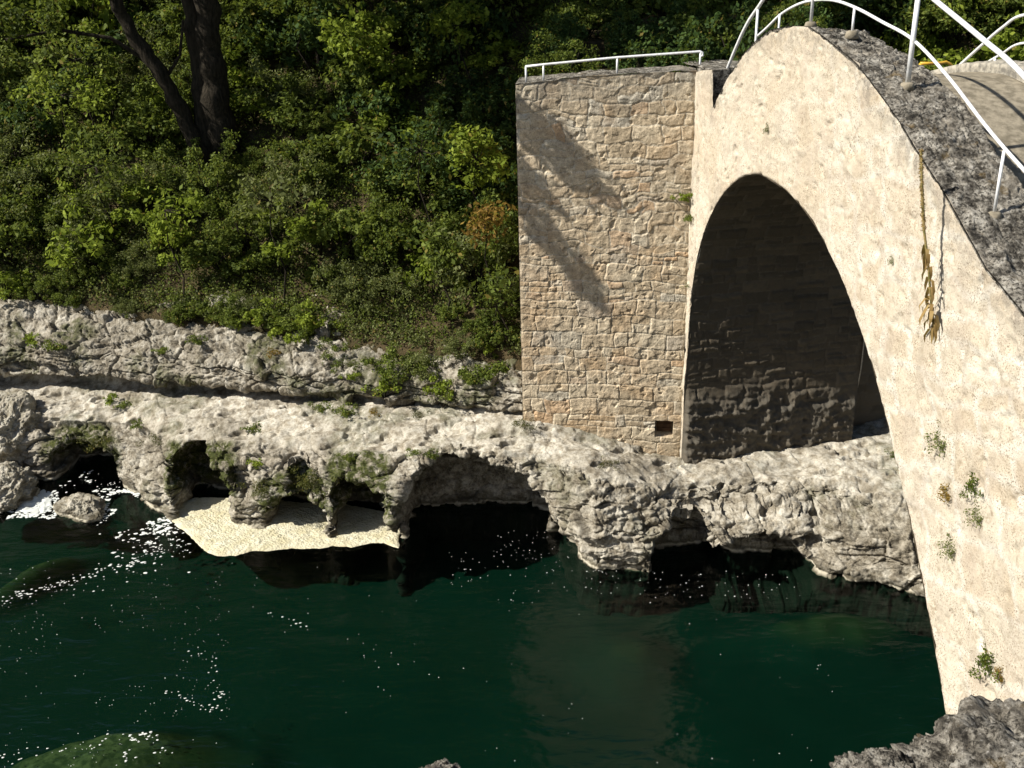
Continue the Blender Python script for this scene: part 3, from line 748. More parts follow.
def fill():
    # earth held up by the abutment, rising into the hill
    d = np.linspace(.35, 9.5, 90)[:, None]; q = np.linspace(-TW + .1, BW - .6, 90)[None, :]
    P = tow(-d + 0 * q, q, 8.95 + .09 * d + .10 * fbm(d * 1.2, q * 1.2, 0 * d, 3, 330))
    o = link('earth_terrace', grid_mesh('earth_terrace', P, False), M_SOIL); o['kind'] = 'structure'
    # rough back and left retaining face of the terrace
    t = np.linspace(0, 1, 30)[None, :]; d = np.linspace(.35, 9.5, 90)[:, None]
    P = tow(-d + 0 * t, -TW + .1 + 0 * t - .02 * fbm(d * 3, t * 9, 0 * t, 3, 331), lerp(8.95 + .09 * d, 1.0, t))
    tchild('back_wall', grid_mesh('back_wall', P, False, {'tint': .4 + 0 * P[..., 0], 'joint': 0 * P[..., 0], 'grey': .6 + 0 * P[..., 0]}), M_TOWER)
fill()
# wall end that closes the landing where the hump meets the abutment (dark stone seen in the notch)
def landing():
    s = .86; O = np.linspace(.02, 1.7, 60)[:, None]; Z = np.linspace(7.9, 9.55, 60)[None, :]
    S = .30 + .03 * ridged(O * 4, Z * 4, 0 * O, 3, 320)
    P = bridge_arr(S, O + 0 * Z, Z + 0 * O)
    bchild('landing_wall', grid_mesh('landing_wall', P, True), M_LICHEN)
    dd = np.linspace(-.30, .8, 40)[:, None]; O = np.linspace(-.01, 1.7, 30)[None, :]
    P = bridge_arr(-dd + 0 * O, O + 0 * dd, 9.56 + .03 * ridged(dd * 3, O * 3, 0 * O, 3, 321))
    bchild('landing_top', grid_mesh('landing_top', P, True), M_LICHEN)
    # coping of the short pier end flush with the sunlit face
    mb = MB(); V = [BP(a, b, z) for a in (-.02, .80) for b in (.02, .32) for z in (9.2, 9.60)]
    mb.add(V, [(0, 1, 3, 2), (4, 6, 7, 5), (0, 4, 5, 1), (2, 3, 7, 6), (0, 2, 6, 4), (1, 5, 7, 3)])
    bchild('pier_end', mb.mesh('pier_end'), M_LICHEN)
    # far abutment body under the landing, running back into the hill
    for (s0, s1, o0, o1, z1, nm) in ((-8, -.02, .85, BW - .02, 8.1, 'abutment_core'), ):
        mb = MB(); V = [BP(a, b, z) for a in (s0, s1) for b in (o0, o1) for z in (.5, z1)]
        mb.add(V, [(0, 1, 3, 2), (4, 6, 7, 5), (0, 4, 5, 1), (2, 3, 7, 6), (0, 2, 6, 4), (1, 5, 7, 3)])
        bchild(nm, mb.mesh(nm), mat_simple('core_stone', (0.25, 0.22, 0.17), .95, .1, 0, (0.12, 0.1, 0.08), 4, .8, 15))
landing()
def add_gap_wall():  # added wall, put behind the arch to darken the gap beside the vault
    O = np.linspace(BW - .05, 9.5, 160)[:, None]; Z = np.linspace(.6, 7.9, 150)[None, :]; O2, Z2 = O + 0 * Z, Z + 0 * O
    t, j, b, r = stones(O2, Z2, (.18, .36), (.25, .7), 71, .05, .02)
    P = bridge_arr(-.30 + .02 * b + .02 * r * b, O2, Z2)
    bchild('added_gap_wall', grid_mesh('added_gap_wall', P, True, {'tint': t, 'joint': j, 'grey': .5 + 0 * t}), M_VAULT)
    T = np.linspace(-.30, -1.4, 6)[None, :]
    bchild('added_gap_wall_top', grid_mesh('added_gap_wall_top', bridge_arr(T + 0 * O, O + 0 * T, 7.9 + .03 * ridged(O * 3, T * 3, 0 * O, 3, 72)), True), M_LICHEN)
add_gap_wall()

# ================================================================== railings
def curve_through(pts, n=60):
    """smooth curve through 2D (s,z) points by Catmull-Rom"""
    p = [np.array(a, float) for a in pts]; p = [2 * p[0] - p[1]] + p + [2 * p[-1] - p[-2]]; out = []
    for i in range(1, len(p) - 2):
        for k in range(n // len(pts) + 1):
            t = k / (n // len(pts) + 1)
            out.append(.5 * ((2 * p[i]) + (-p[i - 1] + p[i + 1]) * t + (2 * p[i - 1] - 5 * p[i] + 4 * p[i + 1] - p[i + 2]) * t * t + (-p[i - 1] + 3 * p[i] - 3 * p[i + 1] + p[i + 2]) * t ** 3))
    out.append(p[-2]); return out
def railing(name, label, loc, rails, posts, rad_rail, rad_post, mat, o, feet=True, group=None, pick=None):
    root = empty(name, loc, label, 'railing', group)
    def ch(nm, mb, m_=mat):
        x = link(nm, mb.mesh(nm, True), m_, root); x.matrix_parent_inverse = Matrix.Translation(-Vector(loc)); return x
    for nm, pts, r in rails:
        mb = MB(); mb.tube(pts, r, 10); ch(nm, mb)
    for a, b, r in posts:
        mb = MB(); mb.tube([a, b], r, 10); ch('post', mb)
        if feet:
            mb = MB(); q = Vector(a); mb.tube([q + Vector((0, 0, -.06)), q + Vector((0, 0, .03)), q + Vector((0, 0, .045))], [.10, .08, .05], 11)
            ch('mortar_foot', mb, M_CONC)
    return root
O_R = .42
def q(x, y): return face_px(x, y, O_R)
A_pts = [q(724, 77), q(735, 50), q(745, 28), q(757, 9)]
# the top rail leaves the frame; it runs about a metre above the parapet until it comes back in
back = [q(935, 0), q(980, 37), q(1024, 76)]
sA, zA = A_pts[-1]; sB, zB = back[0]
midr = [(lerp(sA, sB, t), np.interp(lerp(sA, sB, t), TOPs, TOPz) + lerp(zA - np.interp(sA, TOPs, TOPz), zB - np.interp(sB, TOPs, TOPz), t) + .06 * math.sin(math.pi * t)) for t in (.3, .62)]
sE, zE = back[-1]
A_pts += midr + back + [(sE + 1.5, zE - .75), (sE + 3.0, zE - 1.3), (sE + 4.5, zE - 1.6)]
A_c = curve_through(A_pts, 90); A3 = [BP(a, O_R, b) for a, b in A_c]
B_c = curve_through([q(755, 37), q(766, 27), q(779, 14.5), q(795, 5), q(811, .5), q(832, .5), q(854, 8), q(880, 22), q(911, 40), q(945, 76), q(985, 128), q(1024, 173)] +
                    [(q(1024, 173)[0] + 1.5, q(1024, 173)[1] - .6), (q(1024, 173)[0] + 3.5, q(1024, 173)[1] - 1.0)], 90)
B3 = [BP(a, O_R + .03, b) for a, b in B_c]
def zat(curve, s):
    a = np.array(curve); return float(np.interp(s, a[:, 0], a[:, 1]))
posts = []
for (px, py, curve, r) in ((756, 38, A_c, .022), (811, 21, A_c, .024), (908.5, 76, A_c, .032), (779, 26, B_c, .018), (852, 34, B_c, .018), (997, 195, B_c, .018)):
    s, z = q(px, py); zt = zat(curve, s); zb = float(np.interp(s, TOPs, TOPz)) - .02
    zb += .03; posts.append((BP(s, O_R, zb), BP(s, O_R, zt), r))
for s in (10.7, 13.4):
    posts.append((BP(s, O_R, float(np.interp(s, TOPs, TOPz)) + .03), BP(s, O_R, zat(A_c, s)), .03))
railing('pipe_railing', 'white pipe railing arching over the near parapet of the bridge', tuple(BP(5, O_R, 10)),
        [('top_rail', A3, .030), ('lower_rail', B3, .021)], posts, 0, 0, M_WHITE, O_R)
# far side railing
O_F = BW - .3
def qf(x, y): return face_px(x, y, O_F)
Af = curve_through([qf(952, 73), qf(960, 65), qf(982, 45), qf(1003, 27), qf(1024, 15)] + [(qf(1024, 15)[0] + 1.2, qf(1024, 15)[1] + .12), (qf(1024, 15)[0] + 3.5, qf(1024, 15)[1] - .8), (qf(1024, 15)[0] + 6, qf(1024, 15)[1] - 2.4)], 50)
Bf = curve_through([qf(972, 76), qf(985, 64), qf(1000, 55), qf(1024, 43)] + [(qf(1024, 43)[0] + 1.2, qf(1024, 43)[1] + .02), (qf(1024, 43)[0] + 3.2, qf(1024, 43)[1] - .9), (qf(1024, 43)[0] + 6, qf(1024, 43)[1] - 2.5)], 50)
pf = []
for px, py in ((994, 66),):
    s, z = qf(px, py); pf.append((BP(s, O_F, z), BP(s, O_F, zat(Bf, s)), .02))
for s in (5.2, 8.0):
    pf.append((BP(s, O_F, float(deck_z(s)) + .3), BP(s, O_F, zat(Af, s)), .025))
railing('pipe_railing', 'white pipe railing along the far side of the bridge deck, at the right edge', tuple(BP(5, O_F, 9)),
        [('top_rail', [BP(a, O_F, b) for a, b in Af], .024), ('lower_rail', [BP(a, O_F, b) for a, b in Bf], .018)], pf, 0, 0, M_WHITE, O_F)
# rail on the abutment
s_t = -.14
def qt(x, y):
    P = on_plane(x, y, K0 + TN * s_t, TN); return P
rt = [qt(525.5, 66.5), qt(544, 64.5), qt(617, 57.5), qt(700, 51.5), qt(702.6, 52.6), qt(702.8, 55.4), qt(700.6, 56.3)]
pt = []
for x in (526, 543.5, 617, 699.5):
    P = qt(x, 75); a = P.copy(); qq = -float((P - K0) @ TWd); a[2] = float(ttop(qq)) - .02
    b = P.copy(); b[2] = float(np.interp(x, [525, 617, 700], [rt[0][2], rt[2][2], rt[3][2]])); pt.append((a, b, .02))
railing('pipe_railing', 'low white pipe rail on top of the square abutment', tuple(K0 + np.array([-1.6, 0, 9.4])),
        [('top_rail', rt, .022)], pt, 0, 0, M_WHITE, 0, feet=False)
# yellow hand rail beyond the crest
yy = [(920.5, 63.5), (931, 63.5), (942, 63.0), (946, 62), (950, 64), (960, 76), (963, 84)]
P0 = BP(.3, 2.4, 0)
ypts = [on_plane(x, y, P0, U_) for x, y in yy]
root = empty('hand_rail', tuple(ypts[0]), 'bent yellow hand rail just beyond the crest of the bridge', 'railing')
mb = MB(); mb.tube(ypts, .03, 8); mb.tube([ypts[0], ypts[0] + np.array([0, 0, -.9])], .03, 8)
x = link('yellow_pipe', mb.mesh('yellow_pipe', True), M_YELLOW, root); x.matrix_parent_inverse = Matrix.Translation(-root.location)

# ================================================================== foliage
def leaf_cloud(centers, radii, per, size, seed, squash=.8, up=.55, aspect=.55):
    rg = np.random.default_rng(seed); C = np.repeat(np.asarray(centers, float), per, 0); Rr = np.repeat(np.asarray(radii, float), per)
    n = len(C); d = rg.normal(size=(n, 3)); d /= np.linalg.norm(d, axis=1, keepdims=True)
    r = Rr * rg.random(n) ** .45
    P = C + d * r[:, None] * np.array([1, 1, squash])
    nrm = rg.normal(size=(n, 3)) * .75 + d * .5 + np.array([0, 0, up]); nrm /= np.linalg.norm(nrm, axis=1, keepdims=True)
    a = np.cross(nrm, rg.normal(size=(n, 3))); a /= np.linalg.norm(a, axis=1, keepdims=True) + 1e-9
    b = np.cross(nrm, a); sz = size * rg.uniform(.6, 1.35, n)[:, None]
    bend = nrm * sz * rg.uniform(-.1, .35, n)[:, None]
    V = np.stack([P - a * sz * .5, P + b * sz * aspect * .5 + bend * .4 - a * sz * .05, P + a * sz * .5, P - b * sz * aspect * .5 + bend * .4 - a * sz * .05], 1)
    return V.reshape(-1, 3), n, rg.random(n)
def leaf_mesh(name, parts, mat):
    V = np.concatenate([p[0] for p in parts]); t = np.concatenate([p[2] for p in parts]); n = len(V) // 4
    me = mesh_np(name, V, np.arange(n * 4).reshape(n, 4), False)
    at = me.attributes.new('leaf', 'FLOAT', 'FACE'); at.data.foreach_set('value', t.astype(np.float32))
    me.materials.append(mat); return me
def bush_proto(seed, mat, n_clump=46, per=75, size=.085, rad=1.0, h=.95):
    rg = np.random.default_rng(seed); C = []; Rr = []
    for k in range(n_clump):
        d = rg.normal(size=3); d /= np.linalg.norm(d); d[2] = abs(d[2]) * 1.05 - .12
        r = rad * rg.uniform(.45, 1.0) * (1 + .25 * math.sin(3 * math.atan2(d[1], d[0]) + seed))
        C.append([d[0] * r, d[1] * r, d[2] * r * h + .3]); Rr.append(rg.uniform(.12, .30) * rad)
    leaves = leaf_mesh('foliage', [leaf_cloud(C, Rr, per, size, seed + 1)], mat)
    mb = MB()
    for k in range(0, n_clump, 3):
        c = np.array(C[k]); j = rg.normal(size=3) * .08
        mb.tube([(0, 0, -.25), tuple(c * .45 + j), tuple(c * .97)], [.03, .016, .006], 5)
    stem = mb.mesh('stems', True); stem.materials.append(M_BARK)
    return leaves, stem
def place_bush(proto, name, loc, sc, rz, label, cat='shrub', group='shrubs on the wooded slope', tilt=0.0, sz=1.0):
    root = empty(name, loc, label, cat, group); root.rotation_euler = (tilt, 0, rz); root.scale = (sc, sc, sc * sz)
    a = bpy.data.objects.new('foliage', proto[0]); COL.objects.link(a); a.parent = root
    b = bpy.data.objects.new('stems', proto[1]); COL.objects.link(b); b.parent = root
    return root
PR = {
    'mid': [bush_proto(1, L_MID, 44, 70, .10), bush_proto(2, L_MID, 50, 95, .075), bush_proto(3, L_MID, 34, 60, .12)],
    'grey': [bush_proto(s, L_GREY, 46, 85, .07) for s in (4, 5)],
    'bright': [bush_proto(s, L_BRIGHT, 30, 45, .14) for s in (6, 7)],
    'dark': [bush_proto(s, L_DARK, 36, 60, .12) for s in (8, 9)],
    'rust': [bush_proto(10, L_RUST, 26, 50, .09)],
}
DESC = {'mid': 'olive green leafy shrub', 'grey': 'fine-leaved grey green shrub', 'bright': 'fresh bright green shrub', 'dark': 'dark green broadleaf shrub', 'rust': 'rusty autumn-coloured shrub'}
def row_words(px, py):
    hs = [(60, 'at the far left edge'), (130, 'in the left part'), (200, 'left of the dark trunks'), (270, 'right of the trunks'), (345, 'in the middle left'), (430, 'in the middle'), (560, 'near the abutment'), (800, 'behind the abutment'), (900, 'behind the crest'), (9999, 'above the right railing')]
    vs = [(60, 'at the top'), (120, 'high'), (180, 'half-way up'), (240, 'lower down'), (300, 'low'), (9999, 'by the cliff edge')]
    return next(w for a, w in hs if px < a), next(w for a, w in vs if py < a)
def pix(P):
    d = np.asarray(P) - CAM; z = d @ _f; return 512 + F_PX * (d @ _R) / z, 384 - F_PX * (d @ _U) / z
used_labels = {}
def uniq(lab):
    used_labels[lab] = used_labels.get(lab, 0) + 1
    return lab, used_labels[lab]
ORD = ['first', 'second', 'third', 'fourth', 'fifth', 'sixth', 'seventh', 'eighth', 'ninth', 'tenth', 'eleventh', 'twelfth', 'thirteenth', 'fourteenth', 'fifteenth', 'sixteenth']

bushes = []
rg = random.Random(5)
yb = 0.0
d = .15
while d < 13:
    step = .92 if d < 7.5 else 1.35
    X = -17.5
    while X < 17:
        x = X + rg.uniform(-.35, .35) * step; dd = d + rg.uniform(-.35, .35) * step
        t = float(pl(BX, BY, x) + pl(BX, TD, x) - .25); y = t + max(dd, .05)
        X += step * (1.0 if x < 4.5 or x > 9 else 1.3)
        loc = (x, y, float(hill_z(x, y)))
        px, py = pix((x, y, loc[2] + .5))
        if px < -130 or px > 1090 or py > 420 or py < -70: continue
        # skip what the abutment and bridge hide, and the strip they stand on
        s_ = float((np.array([x, y, 0]) - K0) @ TN); o_ = float((np.array([x, y, 0]) - K0) @ TWd)
        if -9 < s_ < 1.2 and -TW - .5 < o_ < BW + .5: continue
        if 3.9 < o_ < 9 and s_ > -1.5: continue
        if 190 < px < 245 and 120 < py < 170: continue
        # bare rock shows on the left below the bushes
        if d < .5 and px < 330 and rg.random() < (.85 if px < 170 else .55): continue
        if d < .5 and rg.random() < .35: continue
        r = rg.random()
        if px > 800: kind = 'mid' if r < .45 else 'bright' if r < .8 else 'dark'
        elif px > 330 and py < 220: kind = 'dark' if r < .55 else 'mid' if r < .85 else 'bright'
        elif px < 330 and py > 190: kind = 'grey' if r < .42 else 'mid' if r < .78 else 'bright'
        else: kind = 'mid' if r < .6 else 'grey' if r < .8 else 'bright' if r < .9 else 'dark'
        sc = rg.uniform(.55, 1.3) * (.6 if d < 1.0 else 1.0) * (1.0 if d < 6 else 1.3)
        bushes.append((kind, loc, sc, px, py))
    d += step * .95
for k in range(26):
    x = -12.5 + k * .5 + rg.uniform(-.2, .2)
    if x > 0.0 or (x < -8.5 and k % 3): continue
    t = float(pl(BX, BY, x) + pl(BX, TD, x)); lo_ = 0 if x < -4.5 else rg.choice([0, .5, .9])
    P = (x, t - .25 - lo_ * .9, float(pl(BX, TZ, x)) - .15 - lo_ * .9); px, py = pix(P); bushes.append((rg.choice(['mid', 'grey', 'mid', 'bright']), P, rg.uniform(.42, .66), px, py))
for k in range(22):
    s_ = -1.3 - 1.15 * (k // 5) - rg.uniform(0, .4); o_ = -TW + .9 + (k % 5) * 1.25 + rg.uniform(-.3, .3)
    P = tow1(s_, o_, 8.95 - .09 * s_); px, py = pix(P + np.array([0, 0, .5])); bushes.append(('dark' if k % 4 else 'mid', tuple(P), rg.uniform(.6, .95), px, py))
for px, py in ((62, 292), (82, 284), (104, 272), (128, 290), (116, 258), (92, 262), (140, 276), (452, 322), (478, 332), (503, 322), (498, 345), (512, 300), (40, 300), (10, 298)):
    P = hit_hill(px, py); qx, qy = pix(P); bushes.append((rg.choice(['mid', 'grey', 'mid']), tuple(P), rg.uniform(.4, .62), qx, qy))
# labels: kind + where on the slope, counted from the left within a patch
from collections import defaultdict
patch = defaultdict(list)
for b in bushes: patch[(b[0],) + row_words(b[3], b[4])].append(b)
for key, lst in sorted(patch.items(), key=lambda kv: str(kv[0])):
    lst.sort(key=lambda b: b[3])
    for k, (kind, loc, sc, px, py) in enumerate(lst):
        n = len(lst)
        lab = f'{DESC[kind]} {key[2]} {key[1]}' + ('' if n == 1 else f', {ORD[k]} from left' if k < len(ORD) else f', {ORD[n - 1 - k]} from right')
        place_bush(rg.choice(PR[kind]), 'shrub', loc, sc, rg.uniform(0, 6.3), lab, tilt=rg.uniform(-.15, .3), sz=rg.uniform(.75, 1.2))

# undergrowth carpet: nobody could count it
def carpet(name, mat, n, seed, dmin, dmax, size, lift):
    rgn = np.random.default_rng(seed); X = rgn.uniform(-20, 19, n); dd = dmin + (dmax - dmin) * rgn.random(n) ** 1.0
    Y = pl(BX, BY, X) + pl(BX, TD, X) - .25 + dd
    keep = fbm(X * 1.1, Y * 1.1, 0 * X, 3, seed) > -.3
    X, Y = X[keep], Y[keep]; Z = hill_z(X, Y) + rgn.uniform(.0, lift, len(X))
    V, m_, t = leaf_cloud(np.stack([X, Y, Z], 1), np.full(len(X), .22), 9, size, seed + 1)
    o = link(name, leaf_mesh(name, [(V, m_, t)], mat), None); return tag(o, 'low tangled undergrowth covering the soil between the shrubs', 'undergrowth', kind='stuff')
carpet('undergrowth', L_MID, 30000, 501, .1, 9, .07, .3)

rgc = np.random.default_rng(611); n_ = 5200; X_ = rgc.uniform(-20, 2, n_); d_ = rgc.random(n_) ** 1.4 * 2.6 + .02
Y_ = pl(BX, BY, X_) + pl(BX, TD, X_) - .25 + d_; Z_ = hill_z(X_, Y_) + rgc.uniform(0, .22, n_)
k_ = fbm(X_ * 1.4, Y_ * 1.4, 0 * X_, 3, 612) > -.2
tag(link('ground_cover', leaf_mesh('ground_cover', [leaf_cloud(np.stack([X_, Y_, Z_], 1)[k_], np.full(int(k_.sum()), .2), 12, .07, 613)], L_GREY), None), 'low weeds and creepers along the top of the cliff', 'ground cover', kind='stuff')
# ------------------------------------------------------------------ trees
def tree(label, base, stems, crown, mat, name='broadleaf_tree', leaf=.13, per=90, seed=1, group='trees above the slope', twig=True):
    root = empty(name, tuple(base), label, 'tree', group)
    mb = MB(); rgn = random.Random(seed); tips = []
    for pts, r0, r1 in stems:
        n = len(pts); P = []; Rd = []
        for i in range(n - 1):
            for k in range(5):
                t = k / 5; a = Vector(pts[i]).lerp(Vector(pts[i + 1]), t)
                g = (i + t) / (n - 1); P.append(a + Vector((rgn.uniform(-1, 1), rgn.uniform(-1, 1), 0)) * .25 * lerp(r0, r1, g)); Rd.append(lerp(r0, r1, g) * rgn.uniform(.9, 1.12))
        P.append(Vector(pts[-1])); Rd.append(r1); mb.tube(P, Rd, 12)
        tips.append(Vector(pts[-1]))
    Cn, Rr = [], []
    for (c, rr, k, cr) in crown:
        for i in range(k):
            d = Vector((rgn.gauss(0, 1), rgn.gauss(0, 1), rgn.gauss(0, 1))).normalized()
            p = Vector(c) + Vector((d.x * rr[0], d.y * rr[1], d.z * rr[2])) * rgn.uniform(.35, 1) ** .6
            Cn.append(tuple(p)); Rr.append(cr * rgn.uniform(.6, 1.3))
            if twig and i % 2 == 0:
                src = min(tips + [Vector(c)], key=lambda v: (v - p).length)
                mid_ = src.lerp(p, .5) + Vector((0, 0, -.12)); mb.tube([src, mid_, p], [.05 if rr[0] > 1.5 else .015, .03 if rr[0] > 1.5 else .01, .006], 5)
    tr = link('trunk', mb.mesh('trunk', True), M_BARK, root); tr.matrix_parent_inverse = Matrix.Translation(-root.location)
    if Cn:
        cr = link('crown', leaf_mesh('crown', ([leaf_cloud([c for c, r in zip(Cn, Rr) if r >= .24], [r for r in Rr if r >= .24], per, leaf, seed + 5, .75)] + ([leaf_cloud([c for c, r in zip(Cn, Rr) if r < .24], [r * 2.2 for r in Rr if r < .24], 22, .15, seed + 6, .75)] if min(Rr) < .24 and max(Rr) > .3 else [])) if max(Rr) >= .24 else [leaf_cloud(Cn, Rr, per, leaf, seed + 5, .75)], mat), None, root); cr.matrix_parent_inverse = Matrix.Translation(-root.location)
    return root
# the two leaning dark trunks on the left
b1 = hit_hill(222, 165); Yt = b1[1]
def tp(x, y, Y=None): return tuple(on_Y(x, y, Y or Yt))
top1 = Vector(tp(196, -60)); top2 = Vector(tp(212, -80))
tree('old twin-stemmed tree with a thick dark trunk rooted half-way up the slope', b1,
     [([tp(228, 185), tp(222, 130), tp(212, 80), tp(207, 30), tp(203, -20), tuple(top1), tuple(top1 + Vector((-.4, .2, 2.0)))], .42, .20),
      ([tp(205, 160), tp(204, 100), tp(196, 45), tp(190, 0), tp(180, -60), tuple(Vector(tp(170, -140)))], .27, .14)],
     [(tuple(top1 + Vector((.6, .6, 3.6))), (3.6, 3.4, 2.0), 70, .62), (tuple(top1 + Vector((3.3, .3, 2.6))), (2.3, 2.4, 1.2), 36, .55)], L_DARK, leaf=.15, per=95, seed=3)
b2 = hit_hill(198, 160)
tree('slimmer dark tree leaning left beside the twin-stemmed tree', b2,
     [([tp(206, 168, Yt - .2), tp(188, 125, Yt - .2), tp(165, 80, Yt - .3), tp(138, 42, Yt - .4), tp(118, 8, Yt - .5), tp(100, -40, Yt - .6)], .23, .14),
      ([tp(150, 62, Yt - .3), tp(110, 38, Yt - .6), tp(60, 30, Yt - .9), tp(5, 40, Yt - 1.2)], .06, .03),
      ([tp(165, 80, Yt - .3), tp(180, 55, Yt - .3), tp(183, 20, Yt - .3)], .05, .03)],
     [(tuple(Vector(tp(60, -70, Yt - .8)) + Vector((0, 0, .6))), (2.0, 1.6, 1.0), 26, .5), (tp(30, 18, Yt - 1.2), (1.1, .8, .35), 15, .34)], L_MID, leaf=.12, per=80, seed=9)
# bright overhanging branches and saplings
def sapling(label, px, py, Y, w, h, mat, seed, per=60, k=20, leaf=.11, name='sapling', base_px=None, cr=.26):
    Y = min(Y, hit_hill(px, py)[1] - .9) if px < 470 else Y
    Y = max(Y, hit_hill(px, py)[1] - 2.6)
    c = Vector(tuple(on_Y(px, py, Y))); bx = base_px or px
    gz = float(hill_z(c.x, Y)); yb_ = max(Y + .1, float(pl(BX, BY, c.x) + pl(BX, TD, c.x)) - .1); gz = float(hill_z(c.x, yb_)); base = Vector((c.x + (bx - px) / 45, yb_, gz - .1))
    tree(label, base, [([tuple(base), tuple(base.lerp(c, .35) + Vector((.16, 0, 0))), tuple(base.lerp(c, .7) + Vector((-.1, .1, 0))), tuple(c)], .024, .01)], [(tuple(c), (w, w * .8, h), k, cr)], mat, name, leaf, per, seed, 'saplings on the slope')
sapling('sapling with bright yellow-green leaves near the top edge, right of the dark trunks', 360, 36, 24.0, .95, .75, L_BRIGHT, 21, k=30, leaf=.16)
sapling('small bright leafy sapling at the top edge, left of the abutment', 462, 20, 24.0, .7, .45, L_BRIGHT, 22, k=16, leaf=.15)
sapling('bright green sapling growing close to the left side of the abutment', 476, 158, 21.2, .62, .72, L_BRIGHT, 23, k=26, leaf=.14)
sapling('sapling with rusty brown leaves beside the abutment', 488, 222, 21.0, .34, .36, L_RUST, 24, k=12, leaf=.11)
sapling('sapling with spreading fresh leaves high at the left edge of the picture', 75, 60, 25.0, 1.3, .9, L_MID, 25, k=30, leaf=.10)
sapling('leafy sapling below the leaning trunks, left part of the slope', 95, 165, 23.9, 1.0, .8, L_MID, 26, k=26, leaf=.09)
sapling('light leafy sapling in the middle of the slope', 270, 200, 23.8, .8, .6, L_GREY, 27, k=20, leaf=.08)
sapling('shaded sapling between the trunks and the abutment', 420, 150, 23.8, .9, .7, L_DARK, 28, k=20)
sapling('pale green sapling with drooping leaves at the foot of the abutment', 500, 290, 21.5, .4, .5, L_MID, 29, k=12, leaf=.08)
# canopy overhead (casts the deep shade behind the abutment)
def canopy(label, x, y, hgt, r, seed, mat=L_DARK, kk=80, rx=None, zc=None):
    z = float(hill_z(x, y)); zc = zc or z + hgt
    tree(label, (x, y, z), [([(x, y, z - .3), (x + .2, y, lerp(z, zc, .4)), (x - .1, y + .1, zc)], .24, .12)], [((x, y, zc + r * .25), (rx or r, r, r * .62), kk, .6)], mat, 'broadleaf_tree', .17, 80, seed, 'trees above the slope')
def leaning(label, base, fork, crowns, seed, mat=L_DARK):
    z = float(hill_z(base[0], base[1])); b = (base[0], base[1], z)
    st = [([b, (lerp(b[0], fork[0], .3), lerp(b[1], fork[1], .2), lerp(z, fork[2], .55)), fork], .26, .15)]
    for c, rr, kk, cr in crowns: st.append(([fork, tuple(lerp(np.array(fork), np.array(c), .55) + np.array([0, 0, .3])), c], .12, .04))
    tree(label, b, st, crowns, mat, 'broadleaf_tree', .17, 85, seed, 'trees above the slope')
def toward_sun(P, t): return tuple(np.array(P) - np.array(sd) * t)
def wallpt(px, py): return on_plane(px, py, K0, TN)
def spr(px, py, r, k, cr):
    P = wallpt(px, py); return (toward_sun(P, (12.2 - P[2]) / math.sin(SUN_EL)), r, k, cr)
sprigs = [spr(548, 135, (.35, .3, .28), 11, .13), spr(572, 165, (.4, .3, .25), 11, .12), spr(533, 190, (.22, .2, .3), 7, .11), spr(545, 235, (.28, .2, .16), 6, .09), spr(570, 260, (.22, .2, .2), 6, .08), spr(592, 292, (.14, .12, .2), 5, .07)]
leaning('tall tree left of the abutment leaning over it, crown above the picture', (-4.2, 31.6), (-4.2, 25.5, 14.6), [((-4.4, 22.5, 15.2), (2.4, 2.0, 1.3), 90, .6), ((-1.6, 23.0, 15.4), (2.4, 2.2, 1.2), 100, .6)] + sprigs, 41)
leaning('tall tree rising behind the abutment, crown above the picture', (-1.0, 32.0), (-1.0, 28.5, 15.5), [((-3.6, 26.6, 16.2), (2.8, 2.2, 1.4), 100, .6), ((.4, 26.8, 16.4), (2.8, 2.2, 1.3), 100, .6)], 42)
leaning('tall tree in the middle of the slope, crown above the picture', (-7.6, 31.8), (-7.2, 27.5, 15.2), [((-7.6, 24.4, 15.4), (2.2, 1.9, 1.2), 70, .6), ((-7.0, 27.2, 16.2), (2.0, 1.6, 1.2), 45, .6)], 50)
sapling('low bright sapling below the dark trunks', 165, 210, 23.5, .8, .45, L_BRIGHT, 31, k=16, leaf=.13)
sapling('airy pale sapling in the left part, under the overhanging leaves', 60, 95, 25, 1.2, .6, L_BRIGHT, 32, k=18, leaf=.11)
sapling('bright sapling low in the middle of the slope', 440, 250, 22.5, .5, .4, L_MID, 33, k=14, leaf=.13)
canopy('tall tree at the top of the slope, left of the twin-stemmed tree', -12.5, 32, 6.0, 3.0, 43)
canopy('tall tree high on the slope, behind the twin-stemmed tree', -7.5, 34, 6.5, 3.4, 44)
canopy('tall tree high on the slope behind the bridge', 6.0, 32.5, 6.0, 3.2, 45)
canopy('tall tree on the right bank beyond the bridge', 13.5, 32.5, 6.0, 3.2, 46)
canopy('tree further up the hill above the middle of the picture', 0.5, 35.5, 6.0, 3.6, 47)
canopy('tree further up the hill on the far right', 19.5, 31.5, 5.0, 3.4, 48)
canopy('tree further up the hill on the far left', -18, 32, 6.0, 3.4, 49)

